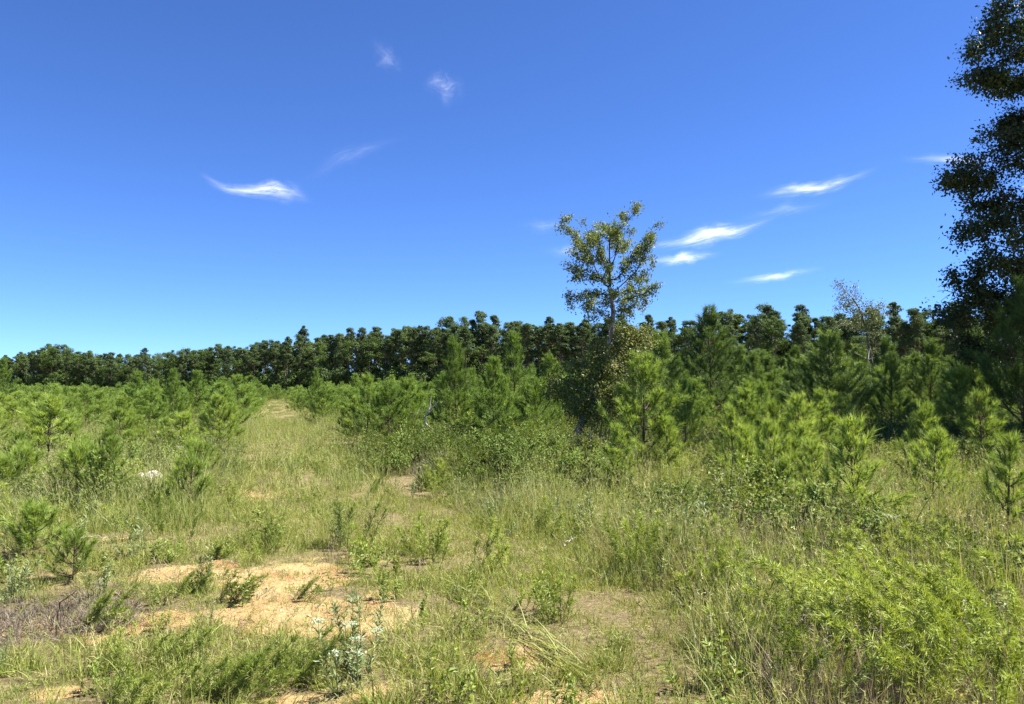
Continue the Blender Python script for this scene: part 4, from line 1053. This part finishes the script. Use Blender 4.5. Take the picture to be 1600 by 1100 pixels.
weed('grey_green_weed', BLU, 330, 722, 1.2, 'bluish green upright weed at the front of the left pine rows', 'grey green weeds', None, 1)
weed('grey_green_weed', BLU, 530, 850, .8, 'grey green weed on the track above the sand', 'grey green weeds', None, 1)
weed('grey_green_weed', BLU, 1100, 880, 1.0, 'dark grey green grassy weed left of the small V-branched sapling', 'grey green weeds')
for k, (a, b_, s, lb) in enumerate([(420, 850, .95, 'dark green leafy weed above the sand patch, right of the arching weed'), (610, 935, .55, 'small bright leafy weed at the right edge of the sand'), (260, 945, .5, 'bright little leafy weed on pale sand at left'),
                                 (740, 1000, .6, 'leafy weed in the middle foreground grass'), (1010, 860, 1.0, 'leafy weed in the grass below the brushy mound'), (900, 850, .9, 'leafy weed beside the dark gap in the grass')]):
    weed('leafy_weed', LFY, a, b_, s, lb, 'leafy weeds', None, k)

# ------------------------------------------------------------------ stone, dead stems, stalks, bird
def stone():
    import bmesh
    bm = bmesh.new(); bmesh.ops.create_icosphere(bm, subdivisions=3, radius=1)
    r2 = np.random.default_rng(9)
    for v in bm.verts:
        c = v.co; n = .22 * math.sin(c.x * 3.1 + 1) * math.cos(c.y * 2.7) + .12 * math.sin(c.z * 6 + c.x * 4)
        v.co = Vector((c.x * (.24 + .06 * n), c.y * .17 * (1 + n), max(-.3, c.z) * .13 * (1 + n)))
    me = bpy.data.meshes.new('stone'); bm.to_mesh(me); bm.free()
    me.materials.append(bark_mat('pale chalky stone', (.36, .31, .28), (.66, .62, .58), 7, 1))
    o = link('pale_stone', me, None, tuple(np.array(STONE) + [0, 0, .09]), (0.1, .15, .4), 1.25)
    tag(o, 'pale weathered stone lying in the grass at left below the pine rows', 'stone')
stone()
def dead_stem(pts, rad, label, cat, mat, name, twigs=0, seed=1, group=None):
    r2 = np.random.default_rng(seed); P = np.array(pts); n = 14
    t = np.linspace(0, 1, len(P)); u = np.linspace(0, 1, n)
    Q = np.column_stack([np.interp(u, t, P[:, k]) for k in range(3)]); Q[1:-1] += r2.normal(size=(n - 2, 3)) * rad * .7
    o = Q[0].copy(); mb = MB(); polytube(mb, Q - o, np.linspace(rad, rad * .3, n), 6)
    ch = [('stem', mb.mesh('stem', mat, True))]
    for k in range(twigs):
        i = r2.integers(n // 3, n - 1); d = nrm(Q[i + 1] - Q[i] + r2.normal(size=3) * .12 * np.linalg.norm(Q[-1] - Q[0]) ); L = np.linalg.norm(Q[-1] - Q[0]) * r2.uniform(.15, .3)
        tb = MB(); polytube(tb, np.array([Q[i], Q[i] + d * L * .5 + r2.normal(size=3) * .02, Q[i] + d * L]) - o, [rad * .5, rad * .35, rad * .15], 5)
        ch.append(('twig', tb.mesh('twig', mat, True)))
    thing(name, ch, tuple(o), 0, 1, label, cat, group)
Y = 21.0
dead_stem([gpos(646, Y), W(652, 690, Y), W(664, 655, Y), W(684, 628, Y)], .045, 'bare pale dead stem leaning right before the middle pines', 'dead stem', B_dead, 'dead_sapling', 4, 3)
Y = 29.0
dead_stem([gpos(1360, Y), W(1362, 600, Y), W(1356, 545, Y)], .028, 'pale dead snag standing at the foot of the spindly tree', 'dead stem', B_dead, 'dead_sapling', 4, 5)
Y = gy(985)
dead_stem([gpos(97, Y), W(100, 955, Y), W(104, 938, Y), W(128, 918, Y)], .008, 'dark bent bare stalk on the dead litter at lower left', 'dead stem', M_darkstem, 'bare_stalk', 2, 6)
for k, (a, b_, c, d, z, lb) in enumerate([(760, 792, 838, 812, .35, 'fallen pale branch lying left in the brushy mound'), (985, 830, 1015, 800, .4, 'pale dead stick slanting in grass below the bushy pine'), (862, 760, 830, 745, .5, 'short pale stick poking from the dark shrub'),
                                        (110, 842, 175, 838, .08, 'thin pale stick lying across grass at left'), (1200, 770, 1245, 762, .3, 'pale stick lying behind the V-branched sapling'), (880, 850, 900, 838, .2, 'short dead stick at the dark gap in the grass')]):
    Y = gy(b_ + 12); p0 = np.array(W(a, b_, Y)); p1 = np.array(W(c, d, Y, .15)); p0[2] = max(p0[2], hgt(p0[0], p0[1]) + .02)
    dead_stem([p0, (p0 + p1) / 2 + [0, 0, .03], p1], .012, lb, 'stick', B_dead, 'dead_stick', 2, 20 + k, 'dead sticks in the grass')
# long bent grass stalks lying towards the camera
def lying_stalks():
    r2 = np.random.default_rng(12); mb = MB(); n = 210
    A = np.array(gpos(925, gy(1085))); B = np.array(gpos(722, gy(925)))
    t = r2.random(n); P = A + (B - A) * t[:, None]; P[:, :2] += r2.normal(size=(n, 2)) * (.05 + .05 * t[:, None]); P[:, 2] = hgt(P[:, 0], P[:, 1]) + .02 + .07 * r2.random(n)
    D = nrm(B - A) + r2.normal(size=(n, 3)) * .12 + [0, 0, .03]
    blades(mb, P, D, r2.uniform(.3, .6, n), .008, .25, 3, r2.uniform(.45, .9, n), r2)
    mb.v = [v - A for v in mb.v]
    o = link('lying_grass', mb.mesh('lying_grass', M_tall), None, tuple(A)); tag(o, 'long pale green grass band bent over diagonally in the middle foreground', 'grass clump')
lying_stalks()
def bird():
    mb = MB(); P = np.array([(0, -.12, 0), (.03, 0, .02), (0, .14, 0), (-.03, 0, .02), (0, 0, -.03)])
    mb.add(P, [[0, 1, 4], [1, 2, 4], [2, 3, 4], [3, 0, 4], [0, 3, 1], [1, 3, 2]], .3)
    body = mb.mesh('body', M_darkstem); ws = []
    for sg in (-1, 1):
        m2 = MB(); m2.add(np.array([(0, -.05, .01), (0, .06, .01), (sg * .2, .05, .1), (sg * .36, -.04, .05), (sg * .2, -.05, .09)]), [[0, 1, 2], [0, 2, 4], [4, 2, 3]], .3); ws.append(('wing', m2.mesh('wing', M_darkstem)))
    thing('bird', [('body', body)] + ws, tuple(W(400, 498, 125)), .6, 1, 'tiny dark bird in flight above the left forest', 'bird')
bird()
